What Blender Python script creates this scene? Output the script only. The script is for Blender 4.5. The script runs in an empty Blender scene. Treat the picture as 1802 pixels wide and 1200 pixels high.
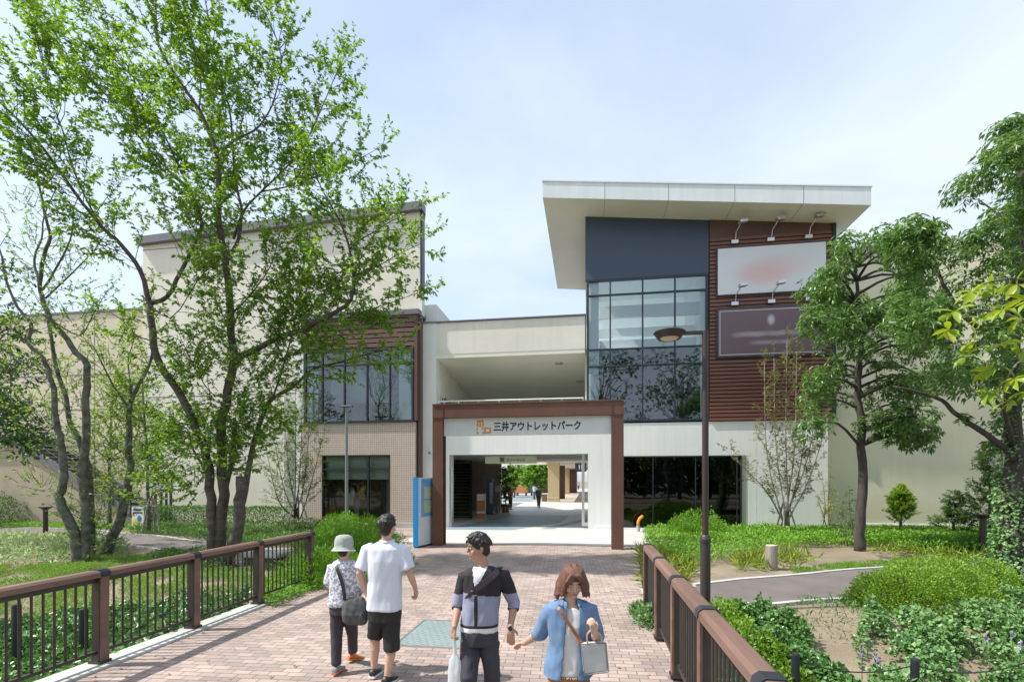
import bpy, math, random
import numpy as np
from mathutils import Vector, noise, Matrix
C = bpy.context.scene.collection
sc = bpy.context.scene
R = math.radians
# ------------------------------------------------------------------ camera, world, sun, exposure
YAW = R(8.8); CA, SA = math.cos(YAW), math.sin(YAW); EYE = 2.15
cam = bpy.data.cameras.new('camera'); camo = bpy.data.objects.new('camera', cam); C.objects.link(camo)
camo.location = (0, 0, EYE); camo.rotation_euler = (R(90), 0, YAW)
cam.sensor_width = 36; cam.lens = 17.30; cam.shift_y = 0.136; cam.clip_end = 3000; cam.clip_start = 0.05
sc.camera = camo
SUN_EL, SUN_AZ = R(54), R(257)          # azimuth clockwise from +Y: light comes from the left and slightly behind the camera
wd = bpy.data.worlds.new("World"); sc.world = wd; wd.use_nodes = True
nt = wd.node_tree; nt.nodes.clear()
def N(nt, t, **k):
    n = nt.nodes.new(t)
    for a, b in k.items():
        if hasattr(n, a): setattr(n, a, b)
        else: n.inputs[a].default_value = b
    return n
def L(nt, a, b): nt.links.new(a, b)
out = N(nt, 'ShaderNodeOutputWorld'); bg = N(nt, 'ShaderNodeBackground'); bg.inputs[1].default_value = 0.15
sky = N(nt, 'ShaderNodeTexSky', sky_type='NISHITA', sun_disc=False, sun_elevation=SUN_EL, sun_rotation=SUN_AZ, air_density=1.0, dust_density=1.5, ozone_density=1.5)
tc = N(nt, 'ShaderNodeTexCoord'); sep = N(nt, 'ShaderNodeSeparateXYZ'); L(nt, tc.outputs['Generated'], sep.inputs[0])
zz = N(nt, 'ShaderNodeMath', operation='ADD'); zz.inputs[1].default_value = 0.18; L(nt, sep.outputs[2], zz.inputs[0])
zm = N(nt, 'ShaderNodeMath', operation='MAXIMUM'); zm.inputs[1].default_value = 0.05; L(nt, zz.outputs[0], zm.inputs[0])
dv = N(nt, 'ShaderNodeVectorMath', operation='DIVIDE'); cb = N(nt, 'ShaderNodeCombineXYZ')
for i in range(3): L(nt, zm.outputs[0], cb.inputs[i])
L(nt, tc.outputs['Generated'], dv.inputs[0]); L(nt, cb.outputs[0], dv.inputs[1])
mp = N(nt, 'ShaderNodeMapping'); mp.inputs['Rotation'].default_value = (0, 0, R(35)); mp.inputs['Scale'].default_value = (0.7, 1.15, 1); L(nt, dv.outputs[0], mp.inputs[0])
n1 = N(nt, 'ShaderNodeTexNoise', Scale=1.1, Detail=8.0, Roughness=0.52, Distortion=0.25); L(nt, mp.outputs[0], n1.inputs['Vector'])
cr = N(nt, 'ShaderNodeValToRGB'); cr.color_ramp.elements[0].position = 0.34; cr.color_ramp.elements[1].position = 0.66
cr.color_ramp.elements[0].color = (.38, .38, .38, 1); cr.color_ramp.elements[1].color = (.97, .97, .97, 1)
L(nt, n1.outputs['Fac'], cr.inputs[0])
mx = N(nt, 'ShaderNodeMix', data_type='RGBA'); L(nt, cr.outputs[0], mx.inputs['Factor']); L(nt, sky.outputs[0], mx.inputs[6])
mx.inputs[7].default_value = (3.3, 3.72, 4.12, 1)
L(nt, mx.outputs[2], bg.inputs[0]); L(nt, bg.outputs[0], out.inputs[0])
sl = bpy.data.lights.new('sun', 'SUN'); sl.energy = 3.5; sl.angle = R(1.0); sl.color = (1, .95, .87)
so = bpy.data.objects.new('sun', sl); C.objects.link(so)
sd = Vector((math.sin(SUN_AZ)*math.cos(SUN_EL), math.cos(SUN_AZ)*math.cos(SUN_EL), math.sin(SUN_EL)))
so.rotation_euler = sd.to_track_quat('Z', 'Y').to_euler(); so.location = (0, 0, 40)
sc.view_settings.view_transform = 'Standard'; sc.view_settings.look = 'None'; sc.view_settings.gamma = 1; sc.view_settings.exposure = 0.88
sc.cycles.max_bounces = 8; sc.cycles.diffuse_bounces = 4; sc.cycles.transparent_max_bounces = 12; sc.cycles.use_denoising = True
sc.cycles.caustics_reflective = False; sc.cycles.caustics_refractive = False
# ------------------------------------------------------------------ measuring: a picture direction met with the ground or with an upright plane
def ray(px, py):
    l = (px-901)/866; u = (845-py)/866
    return Vector((l*CA-SA, l*SA+CA, u))
def gp(px, py, z=0.0):
    r = ray(px, py); t = (z-EYE)/r.z; return Vector((r.x*t, r.y*t, z))
def fp(px, py, Y=21.8):
    r = ray(px, py); t = Y/r.y; return Vector((r.x*t, Y, EYE+r.z*t))
def dp(px, py, d):
    r = ray(px, py); return Vector((r.x*d, r.y*d, EYE+r.z*d))
# ------------------------------------------------------------------ mesh helpers
def tag(o, label=None, cat=None, group=None, kind=None):
    if label: o['label'] = label
    if cat: o['category'] = cat
    if group: o['group'] = group
    if kind: o['kind'] = kind
    return o
def thing(name, loc, label, cat, group=None):
    o = bpy.data.objects.new(name, None); C.objects.link(o); o.location = loc; o.empty_display_size = .2
    return tag(o, label, cat, group)
def wpos(o):
    v = Vector((0, 0, 0))
    while o is not None: v += o.location; o = o.parent
    return v
def link_mesh(name, me, parent=None, m=None, smooth=False, origin=None):
    if m is not None:
        for x in (m if isinstance(m, (list, tuple)) else [m]): me.materials.append(x)
    if smooth: me.polygons.foreach_set('use_smooth', np.ones(len(me.polygons), dtype=bool))
    n = len(me.vertices); co = np.empty(n*3, dtype=np.float32); me.vertices.foreach_get('co', co); co = co.reshape(-1, 3)
    if parent is not None: off = wpos(parent) if origin is None else origin
    else: off = Vector(((co[:, 0].min()+co[:, 0].max())/2, (co[:, 1].min()+co[:, 1].max())/2, co[:, 2].min()))
    co -= np.array(off, dtype=np.float32); me.vertices.foreach_set('co', co.ravel()); me.update()
    o = bpy.data.objects.new(name, me); C.objects.link(o)
    if parent is not None: o.parent = parent; o.location = off-wpos(parent)
    else: o.location = off
    return o
class MB:
    def __init__(s): s.v = []; s.f = []; s.m = []; s.cur = 0
    def add(s, vs, fs):
        b = len(s.v); s.v += [tuple(v) for v in vs]; s.f += [tuple(b+i for i in f) for f in fs]; s.m += [s.cur]*len(fs); return s
    def box(s, x0, x1, y0, y1, z0, z1):
        if x0 > x1: x0, x1 = x1, x0
        if y0 > y1: y0, y1 = y1, y0
        if z0 > z1: z0, z1 = z1, z0
        return s.add([(x0,y0,z0),(x1,y0,z0),(x1,y1,z0),(x0,y1,z0),(x0,y0,z1),(x1,y0,z1),(x1,y1,z1),(x0,y1,z1)],
                     [(0,3,2,1),(4,5,6,7),(0,1,5,4),(1,2,6,5),(2,3,7,6),(3,0,4,7)])
    def bar(s, p0, p1, w, h, up=(0,0,1)):
        p0, p1 = Vector(p0), Vector(p1); d = (p1-p0).normalized(); up = Vector(up)
        if abs(d.dot(up)) > .99: up = Vector((0, 1, 0))
        sd_ = d.cross(up).normalized()*w/2; u = sd_.cross(d).normalized()*h/2
        vs = [p+a*sd_+b*u for p in (p0, p1) for a, b in ((-1,-1),(1,-1),(1,1),(-1,1))]
        return s.add(vs, [(0,1,2,3),(7,6,5,4),(0,4,5,1),(1,5,6,2),(2,6,7,3),(3,7,4,0)])
    def prism(s, poly, y0, y1, axis='y'):      # poly of (x,z) pushed along y, or (y,z) along x, or (x,y) along z
        n = len(poly)
        def P(a, b, t): return (a, t, b) if axis == 'y' else ((t, a, b) if axis == 'x' else (a, b, t))
        vs = [P(a, b, y0) for a, b in poly]+[P(a, b, y1) for a, b in poly]
        fs = [tuple(range(n)), tuple(range(2*n-1, n-1, -1))]+[(i, i+n, (i+1) % n+n, (i+1) % n) for i in range(n)]
        return s.add(vs, fs)
    def tube(s, pts, rad, n=8, caps=True, el=1.0):
        pts = [Vector(p) for p in pts]; k = len(pts)
        if not isinstance(rad, (list, tuple)): rad = [rad]*k
        b = len(s.v); ref = None; fs = []
        for i in range(k):
            d = (pts[min(i+1, k-1)]-pts[max(i-1, 0)])
            d = d.normalized() if d.length > 1e-9 else Vector((0, 0, 1))
            if ref is None:
                ref = Vector((0, 1, 0)) if abs(d.y) < .8 else Vector((1, 0, 0))
            a = (ref-d*ref.dot(d)); a = a.normalized() if a.length > 1e-6 else d.orthogonal().normalized()
            ref = a; c = d.cross(a)
            for j in range(n):
                t = 2*math.pi*j/n; s.v.append(tuple(pts[i]+a*math.cos(t)*rad[i]*el+c*math.sin(t)*rad[i]))
        for i in range(k-1):
            for j in range(n):
                fs.append((b+i*n+j, b+i*n+(j+1) % n, b+(i+1)*n+(j+1) % n, b+(i+1)*n+j))
        if caps: fs += [tuple(b+j for j in range(n-1, -1, -1)), tuple(b+(k-1)*n+j for j in range(n))]
        s.f += fs; s.m += [s.cur]*len(fs); return s
    def cyl(s, p0, p1, r, r1=None, n=16): return s.tube([p0, p1], [r, r if r1 is None else r1], n)
    def lathe(s, prof, c, n=20, sx=1, sy=1):
        b = len(s.v); k = len(prof); fs = []
        for r, z in prof:
            for j in range(n):
                t = 2*math.pi*j/n; s.v.append((c[0]+r*sx*math.cos(t), c[1]+r*sy*math.sin(t), c[2]+z))
        for i in range(k-1):
            for j in range(n): fs.append((b+i*n+j, b+i*n+(j+1) % n, b+(i+1)*n+(j+1) % n, b+(i+1)*n+j))
        fs += [tuple(b+j for j in range(n-1, -1, -1)), tuple(b+(k-1)*n+j for j in range(n))]
        s.f += fs; s.m += [s.cur]*len(fs); return s
    def ball(s, c, rx, ry=None, rz=None, n=14, k=10, rot=None):
        ry = rx if ry is None else ry; rz = rx if rz is None else rz; c = Vector(c); b = len(s.v); fs = []
        for i in range(k+1):
            ph = math.pi*i/k; ph = min(max(ph, .02), math.pi-.02)
            for j in range(n):
                t = 2*math.pi*j/n; v = Vector((rx*math.sin(ph)*math.cos(t), ry*math.sin(ph)*math.sin(t), -rz*math.cos(ph)))
                if rot: v = rot @ v
                s.v.append(tuple(c+v))
        for i in range(k):
            for j in range(n): fs.append((b+i*n+j, b+i*n+(j+1) % n, b+(i+1)*n+(j+1) % n, b+(i+1)*n+j))
        fs += [tuple(b+j for j in range(n-1, -1, -1)), tuple(b+k*n+j for j in range(n))]
        s.f += fs; s.m += [s.cur]*len(fs); return s
    def wall(s, x0, x1, z0, z1, holes, y0, y1):
        xs = sorted({x0, x1, *[h[0] for h in holes], *[h[1] for h in holes]}); zs = sorted({z0, z1, *[h[2] for h in holes], *[h[3] for h in holes]})
        xs = [x for x in xs if x0 <= x <= x1]; zs = [z for z in zs if z0 <= z <= z1]
        for i in range(len(xs)-1):
            run = None
            for j in range(len(zs)-1):
                cx, cz = (xs[i]+xs[i+1])/2, (zs[j]+zs[j+1])/2
                if any(h[0] < cx < h[1] and h[2] < cz < h[3] for h in holes):
                    if run is not None: s.box(xs[i], xs[i+1], y0, y1, run, zs[j]); run = None
                elif run is None: run = zs[j]
            if run is not None: s.box(xs[i], xs[i+1], y0, y1, run, zs[-1])
        return s
    def mesh(s, name='m'):
        me = bpy.data.meshes.new(name); me.from_pydata(s.v, [], s.f)
        if any(s.m): me.polygons.foreach_set('material_index', np.array(s.m, dtype=np.int32))
        me.validate(); return me
    def build(s, name, m, parent=None, smooth=False, bevel=0.0):
        o = link_mesh(name, s.mesh(name), parent, m, smooth)
        if bevel:
            md = o.modifiers.new('bevel', 'BEVEL'); md.width = bevel; md.segments = 2; md.limit_method = 'ANGLE'; md.angle_limit = R(40)
        return o
def copy_tree(o, parent=None):
    c = o.copy(); C.objects.link(c)
    if parent is not None: c.parent = parent
    for ch in list(o.children): copy_tree(ch, c)
    return c
def struct(name, mb, m, **k):
    o = mb.build(name, m, None, **k); o['kind'] = 'structure'; return o
# ------------------------------------------------------------------ materials
def pm(name, col, rough=.6, var=.08, scale=2.5, bump=0., bscale=30., metal=0., spec=.5, col2=None, detail=4., stretch=None, sheen=0., streak=0.):
    m = bpy.data.materials.new(name); m.use_nodes = True; nt = m.node_tree; b = nt.nodes['Principled BSDF']
    t = N(nt, 'ShaderNodeTexCoord'); src = t.outputs['Object']
    if stretch:
        mpn = N(nt, 'ShaderNodeMapping'); mpn.inputs['Scale'].default_value = stretch; L(nt, src, mpn.inputs[0]); src = mpn.outputs[0]
    n = N(nt, 'ShaderNodeTexNoise', Scale=scale, Detail=detail, Roughness=.6); L(nt, src, n.inputs['Vector'])
    c2 = col2 or tuple(max(0, c*(1-2.5*var)) for c in col)
    c1 = col if col2 else tuple(c*(1+var) for c in col)
    rp = N(nt, 'ShaderNodeValToRGB'); rp.color_ramp.elements[0].position = .3; rp.color_ramp.elements[1].position = .7
    rp.color_ramp.elements[0].color = (*c2, 1); rp.color_ramp.elements[1].color = (*c1, 1); L(nt, n.outputs['Fac'], rp.inputs[0])
    colout = rp.outputs[0]
    if streak:
        mp2 = N(nt, 'ShaderNodeMapping'); mp2.inputs['Scale'].default_value = (3., 3., .12); L(nt, t.outputs['Object'], mp2.inputs[0])
        n2 = N(nt, 'ShaderNodeTexNoise', Scale=1.5, Detail=6., Roughness=.7); L(nt, mp2.outputs[0], n2.inputs['Vector'])
        mr = N(nt, 'ShaderNodeMapRange'); mr.inputs[1].default_value = .45; mr.inputs[2].default_value = .8; mr.inputs[3].default_value = 1; mr.inputs[4].default_value = 1-streak
        L(nt, n2.outputs['Fac'], mr.inputs[0]); mm = N(nt, 'ShaderNodeMix', data_type='RGBA', blend_type='MULTIPLY'); mm.inputs[0].default_value = 1
        L(nt, colout, mm.inputs[6]); L(nt, mr.outputs[0], mm.inputs[7]); colout = mm.outputs[2]
    L(nt, colout, b.inputs['Base Color'])
    b.inputs['Roughness'].default_value = rough; b.inputs['Metallic'].default_value = metal; b.inputs['Specular IOR Level'].default_value = spec
    if bump:
        bn = N(nt, 'ShaderNodeTexNoise', Scale=bscale, Detail=4.); L(nt, src, bn.inputs['Vector'])
        bp = N(nt, 'ShaderNodeBump', Strength=bump, Distance=.02); L(nt, bn.outputs['Fac'], bp.inputs['Height']); L(nt, bp.outputs[0], b.inputs['Normal'])
    return m
def leafmat(name, c1, c2, trans=.35, rough=.45, c3=None):
    m = bpy.data.materials.new(name); m.use_nodes = True; nt = m.node_tree; b = nt.nodes['Principled BSDF']; o = nt.nodes['Material Output']
    g = N(nt, 'ShaderNodeNewGeometry'); rp = N(nt, 'ShaderNodeValToRGB')
    e = rp.color_ramp.elements; e[0].color = (*c1, 1); e[1].color = (*c2, 1)
    if c3: x = e.new(.93); x.color = (*c2, 1); e[-1].color = (*c3, 1)
    t = N(nt, 'ShaderNodeTexCoord'); n = N(nt, 'ShaderNodeTexNoise', Scale=1.1, Detail=2.); L(nt, t.outputs['Object'], n.inputs['Vector'])
    ma = N(nt, 'ShaderNodeMath', operation='MULTIPLY_ADD'); ma.inputs[1].default_value = .7; L(nt, g.outputs['Random Per Island'], ma.inputs[0])
    mb_ = N(nt, 'ShaderNodeMapRange'); mb_.inputs[1].default_value = .3; mb_.inputs[2].default_value = .7; mb_.inputs[3].default_value = 0; mb_.inputs[4].default_value = .3; L(nt, n.outputs['Fac'], mb_.inputs[0]); L(nt, mb_.outputs[0], ma.inputs[2])
    L(nt, ma.outputs[0], rp.inputs[0]); L(nt, rp.outputs[0], b.inputs['Base Color']); b.inputs['Roughness'].default_value = rough; b.inputs['Specular IOR Level'].default_value = .4
    tr = N(nt, 'ShaderNodeBsdfTranslucent'); hs = N(nt, 'ShaderNodeHueSaturation', Hue=.485, Saturation=1.1, Value=1.35); L(nt, rp.outputs[0], hs.inputs['Color']); L(nt, hs.outputs[0], tr.inputs[0])
    mixs = N(nt, 'ShaderNodeMixShader'); mixs.inputs[0].default_value = trans; L(nt, b.outputs[0], mixs.inputs[1]); L(nt, tr.outputs[0], mixs.inputs[2]); L(nt, mixs.outputs[0], o.inputs[0])
    return m
def brickmat(name, c1, c2, mortar, bw, bh, ms, off=.5, rough=.75, axes='xy', bump=.3, var=.12, rot=0.):
    m = bpy.data.materials.new(name); m.use_nodes = True; nt = m.node_tree; b = nt.nodes['Principled BSDF']
    t = N(nt, 'ShaderNodeTexCoord'); src = t.outputs['Object']
    mpn = N(nt, 'ShaderNodeMapping'); mpn.inputs['Rotation'].default_value = (R(-90), 0, 0) if axes == 'xz' else ((0, 0, rot) if axes == 'xy' else (R(-90), 0, R(-90)))
    if axes == 'xz': mpn.inputs['Rotation'].default_value = (R(90), 0, 0)
    L(nt, src, mpn.inputs[0])
    br = N(nt, 'ShaderNodeTexBrick'); br.offset = off; br.inputs['Scale'].default_value = 1; br.inputs['Brick Width'].default_value = bw; br.inputs['Row Height'].default_value = bh; br.inputs['Mortar Size'].default_value = ms
    br.inputs['Mortar Smooth'].default_value = .1; br.inputs['Bias'].default_value = 0
    br.inputs['Color1'].default_value = (*c1, 1); br.inputs['Color2'].default_value = (*c2, 1); br.inputs['Mortar'].default_value = (*mortar, 1); L(nt, mpn.outputs[0], br.inputs['Vector'])
    n = N(nt, 'ShaderNodeTexNoise', Scale=.9, Detail=7., Roughness=.65); L(nt, t.outputs['Object'], n.inputs['Vector'])
    mr = N(nt, 'ShaderNodeMapRange'); mr.inputs[1].default_value = .3; mr.inputs[2].default_value = .7; mr.inputs[3].default_value = 1-var; mr.inputs[4].default_value = 1+var; L(nt, n.outputs['Fac'], mr.inputs[0])
    mm = N(nt, 'ShaderNodeMix', data_type='RGBA', blend_type='MULTIPLY'); mm.inputs[0].default_value = 1; L(nt, br.outputs['Color'], mm.inputs[6]); L(nt, mr.outputs[0], mm.inputs[7]); L(nt, mm.outputs[2], b.inputs['Base Color'])
    bp = N(nt, 'ShaderNodeBump', Strength=bump, Distance=.006); bp.invert = True; L(nt, br.outputs['Fac'], bp.inputs['Height']); L(nt, bp.outputs[0], b.inputs['Normal'])
    b.inputs['Roughness'].default_value = rough; return m
def ribmat(name, col, pitch, rough=.6, axis='z', streak=.08, bs=.22):
    m = pm(name, col, rough, .03, 1.2, streak=streak); nt = m.node_tree; b = nt.nodes['Principled BSDF']
    t = N(nt, 'ShaderNodeTexCoord'); w = N(nt, 'ShaderNodeTexWave', wave_type='BANDS', bands_direction='Z' if axis == 'z' else 'X', wave_profile='SIN'); w.inputs['Scale'].default_value = math.pi/10/pitch
    L(nt, t.outputs['Object'], w.inputs['Vector']); bp = N(nt, 'ShaderNodeBump', Strength=bs, Distance=.01); L(nt, w.outputs['Fac'], bp.inputs['Height']); L(nt, bp.outputs[0], b.inputs['Normal'])
    return m
def glassmat(name, tint, refl, rough=.01, alpha=.5):
    m = bpy.data.materials.new(name); m.use_nodes = True; nt = m.node_tree; o = nt.nodes['Material Output']; nt.nodes.remove(nt.nodes['Principled BSDF'])
    tr = N(nt, 'ShaderNodeBsdfTransparent'); tr.inputs[0].default_value = (*tint, 1); gl = N(nt, 'ShaderNodeBsdfGlossy'); gl.inputs['Roughness'].default_value = rough; gl.inputs[0].default_value = (.9, .95, 1, 1)
    f = N(nt, 'ShaderNodeFresnel', IOR=1.5); ad = N(nt, 'ShaderNodeMath', operation='ADD'); ad.inputs[1].default_value = refl; L(nt, f.outputs[0], ad.inputs[0])
    n = N(nt, 'ShaderNodeTexNoise', Scale=.8, Detail=1.); t = N(nt, 'ShaderNodeTexCoord'); L(nt, t.outputs['Object'], n.inputs['Vector']); bp = N(nt, 'ShaderNodeBump', Strength=.25, Distance=.02); L(nt, n.outputs['Fac'], bp.inputs['Height']); L(nt, bp.outputs[0], gl.inputs['Normal'])
    mix = N(nt, 'ShaderNodeMixShader'); L(nt, ad.outputs[0], mix.inputs[0]); L(nt, tr.outputs[0], mix.inputs[1]); L(nt, gl.outputs[0], mix.inputs[2]); L(nt, mix.outputs[0], o.inputs[0])
    return m
M = {}
M['cream'] = pm('cream_render', (.77, .74, .65), .75, .03, .8, .05, 60, streak=.10)
M['white_wall'] = pm('white_panel', (.80, .81, .79), .6, .02, .7, streak=.09)
M['soffit'] = pm('soffit_panel', (.76, .76, .64), .7, .03, .5)
M['fascia'] = pm('fascia_metal', (.72, .76, .77), .4, .04, .6, streak=.1)
M['rib'] = ribmat('ribbed_siding', (.78, .74, .64), .085)
M['beige'] = ribmat('beige_panel', (.68, .61, .45), .5, axis='z', streak=.08, bs=.03)
M['beige_right'] = pm('beige_wall_render', (.70, .67, .49), .75, .03, .6, .05, 50, streak=.05)
M['navy'] = pm('navy_panel', (.05, .072, .12), .45, .05, .5)
M['louvre'] = pm('brown_louvre', (.20, .085, .06), .5, .12, 3, stretch=(.3, .3, 8))
M['louvre_back'] = pm('brown_backing', (.05, .028, .024), .7, .05)
M['louvre_panel'] = pm('brown_panel', (.11, .06, .052), .55, .05)
M['dark_metal'] = pm('dark_metal', (.035, .042, .055), .4, .08, metal=.3)
M['grey_trim'] = pm('grey_purple_trim', (.17, .165, .19), .5, .05)
M['steel_brown'] = pm('painted_steel_brown', (.155, .07, .045), .5, .07, 1.2, streak=.15)
M['rail_brown'] = pm('wood_look_rail', (.185, .112, .085), .55, .16, 5, .12, 60, stretch=(1, .1, 1))
M['post_black'] = pm('black_brown_aluminium', (.045, .037, .034), .45, .1, 8)
M['concrete'] = pm('concrete', (.50, .50, .47), .85, .09, 2.5, .15, 60, streak=.1)
M['asphalt'] = pm('asphalt', (.155, .135, .13), .9, .08, 1.5, .3, 160)
M['soil'] = pm('soil', (.33, .25, .18), .95, .12, 5, .6, 40)
M['tile'] = brickmat('wall_tile', (.60, .50, .42), (.55, .455, .385), (.20, .165, .14), .102, .1, .006, 0., .5, 'xz', .3, .04)
M['tile_side'] = brickmat('wall_tile_side', (.60, .50, .42), (.55, .455, .385), (.20, .165, .14), .102, .1, .006, 0., .5, 'yz', .3, .04)
M['paver'] = brickmat('brick_paver', (.42, .325, .28), (.27, .22, .20), (.15, .13, .115), .215, .105, .006, .5, .85, 'xy', .5, .22, R(-3))
M['glass'] = glassmat('window_glass', (.80, .92, .94), .10)
M['glass_dark'] = glassmat('dark_glass', (.12, .15, .18), .02)
M['glass_mid'] = glassmat('shop_glass', (.82, .88, .86), .02)
M['blind'] = pm('white_blind', (.74, .80, .80), .7, .02)
M['room'] = pm('room_wall', (.62, .64, .62), .8, .03)
M['room_dark'] = pm('room_dark', (.07, .075, .08), .8, .1)
M['floor_in'] = pm('shop_floor', (.25, .2, .16), .5, .1)
M['white'] = pm('white_paint', (.78, .79, .78), .5, .02)
M['silver'] = pm('silver_metal', (.6, .61, .62), .3, .04, metal=.8)
M['black'] = pm('black_plastic', (.02, .02, .022), .5, .05)
# ------------------------------------------------------------------ ground
def sm(t): t = min(max(t, 0.), 1.); return t*t*(3-2*t)
def hgt(x, y):
    z = 0.
    if x < -5.4: z -= .65*sm((10-y)/6)*sm((-5.5-x)/1.2)
    if x > 1.05: z -= .8*sm((8.9-y)/3.6)*sm((x-1.1)/1.0)
    k = noise.noise(Vector((x*.35, y*.35, 3)))*.08
    if x > 1.6 or x < -6.3: z += k*sm(min(abs(x-1.6), abs(x+6.3))/1.5)*(1 if y < 19 else 0)
    return z
def inpath(x, y): return -5.75 < x < 1.2 and y < 16.5 or (-8 < x < 2 and 16 < y < 110)
xs = list(np.concatenate([[-600, -200, -90], np.arange(-50, -18, 2), np.arange(-18, 22, .4), np.arange(22, 60, 3), [110, 220, 600]]))
ys = list(np.concatenate([[-400, -120, -50], np.arange(-30, 0, 2), np.arange(0, 24, .4), np.arange(24, 130, 4), [200, 500, 1200]]))
g = MB(); g.v = [(x, y, hgt(x, y)-.03-(.06 if inpath(x, y) else 0)) for y in ys for x in xs]
nx = len(xs); g.f = [(j*nx+i, j*nx+i+1, (j+1)*nx+i+1, (j+1)*nx+i) for j in range(len(ys)-1) for i in range(nx-1)]; g.m = [0]*len(g.f)
M['ground'] = pm('earth_and_thin_grass', (.30, .24, .18), .95, .1, .9, .7, 30, col2=(.16, .135, .085), detail=8)
struct('ground', g, M['ground'], smooth=True)
g = MB(); g.box(-5.45, 1.02, -12, 16.35, -.25, 0); g.prism([(-5.45, 16.35), (1.02, 16.35), (2.3, 17.2), (2.3, 16.1), (1.4, 14.3), (1.02, 9.5)], -.25, -.004, 'z')
g.prism([(-9.3, 21.3), (-9.3, 19.2), (-5.45, 14.2), (-5.45, 16.35), (-6.6, 16.35), (-6.6, 21.3)], -.25, -.004, 'z')
struct('brick_path', g, M['paver'])
g = MB()
for x0, x1 in ((-5.78, -5.45), (1.02, 1.32)):
    y = -10.
    while y < (9.6 if x0 < 0 else 8.2): g.box(x0, x1, y, y+1.99, -.6, .035); y += 2.
struct('kerb', g, M['concrete'], bevel=.012)
M['plaza'] = pm('plaza_tile', (.58, .58, .55), .45, .05, .8, streak=0)
M['plaza_blue'] = pm('plaza_tile_blue', (.24, .32, .38), .45, .06, 1.2)
M['plaza_warm'] = pm('plaza_tile_warm', (.50, .44, .38), .5, .06, 1.2)
g = MB(); g.box(-6.6, 2.3, 16.35, 21.8, -.2, 0.02); g.box(-9.4, .6, 21.8, 46, -.2, 0.02)
struct('plaza_floor', g, M['plaza'])
g = MB(); g.prism([(-6.5, 20.6), (-3.2, 20.9), (-1.4, 25.), (-1.1, 30.), (-5.2, 30.), (-5.6, 24.)], .02, .026, 'z'); g.prism([(-2.05, 21.6), (-1.55, 21.6), (.2, 27.5), (.2, 28.8)], .02, .0265, 'z')
g.prism([(-12, 50.), (-6, 50.), (-5.0, 68), (-12, 75)], .02, .026, 'z')
struct('pavement_band', g, M['plaza_blue'])
g = MB(); g.box(-30, 5, 46, 130, -.2, .015); struct('courtyard_floor', g, M['plaza_warm'])
def strip(name, a, b, m, zoff, w=0):
    g = MB(); n = len(a)
    for i in range(n-1):
        for k in range(6):
            t0, t1 = k/6, (k+1)/6
            q = [a[i].lerp(a[i+1], t0), a[i].lerp(a[i+1], t1), b[i].lerp(b[i+1], t1), b[i].lerp(b[i+1], t0)]
            q = [(v.x, v.y, hgt(v.x, v.y)+zoff) for v in q]; lo = [(x, y, z-.12) for x, y, z in q]
            g.add(q+lo, [(0, 1, 2, 3), (4, 7, 6, 5), (0, 4, 5, 1), (2, 6, 7, 3), (1, 5, 6, 2), (3, 7, 4, 0)])
    return struct(name, g, m)
def off(pts, d):
    r = []
    for i, p in enumerate(pts):
        t = pts[min(i+1, len(pts)-1)]-pts[max(i-1, 0)]; t = Vector((-t.y, t.x, 0)).normalized(); r.append(p+t*d)
    return r
rb = [gp(*p) for p in ((1225, 1029), (1300, 1021), (1400, 1013), (1520, 1003), (1650, 992), (1800, 980), (1960, 968))]
rf = [gp(*p) for p in ((1215, 1077), (1300, 1067), (1400, 1060), (1535, 1050), (1680, 1037), (1830, 1020), (2000, 1002))]
strip('path', rf, rb, M['asphalt'], .012)
strip('kerb', rb, off(rb, .11), M['concrete'], .035); strip('kerb', off(rf, -.11), rf, M['concrete'], .035)
lb = [gp(*p) for p in ((-80, 934), (83, 931), (127, 931), (213, 937), (290, 946), (355, 954), (430, 964), (520, 965))]
lf = [gp(*p) for p in ((-80, 945), (83, 941), (127, 943), (213, 955), (275, 968), (345, 982), (430, 996), (520, 990))]
strip('path', lf, lb, M['asphalt'], .012)
strip('kerb', lb, off(lb, .11), M['concrete'], .035); strip('kerb', off(lf, -.11), lf, M['concrete'], .035)
# ------------------------------------------------------------------ right-hand corner tower
TX0, TX1, FY, TD = -.12, 9.83, 21.8, 9.
tower = thing('corner_building', (4.8, 22, 0), 'tall corner shop building with slanted cream roof canopy, navy panel and brown louvres', 'building')
def soff(x): return 13.69-.111*(x-TX0)
WX0, WX1, WZ0, WZ1 = -.06, 5.0, 4.68, 10.9
BX0, BX1, BZ0, BZ1 = 1.0, 6.34, .12, 3.2
g = MB(); g.wall(.0, 9.66, -.1, 4.62, [(BX0, BX1, BZ0, BZ1)], FY, FY+.25); g.box(9.41, 9.66, FY+.25, FY+TD, -.1, 4.62); g.box(0.6, .85, FY+.25, FY+TD+15, -.1, 4.62)
g.build('base_wall', M['white_wall'], tower)
g = MB(); g.box(.3, 9.66, FY-.03, FY, 0.0, .16); g.build('plinth', M['white'], tower)
g = MB(); g.prism([(TX0, WZ1), (5.02, WZ1), (5.02, soff(5.02)), (TX0, soff(TX0))], FY-.02, FY+.2); g.build('navy_panel', M['navy'], tower)
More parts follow.
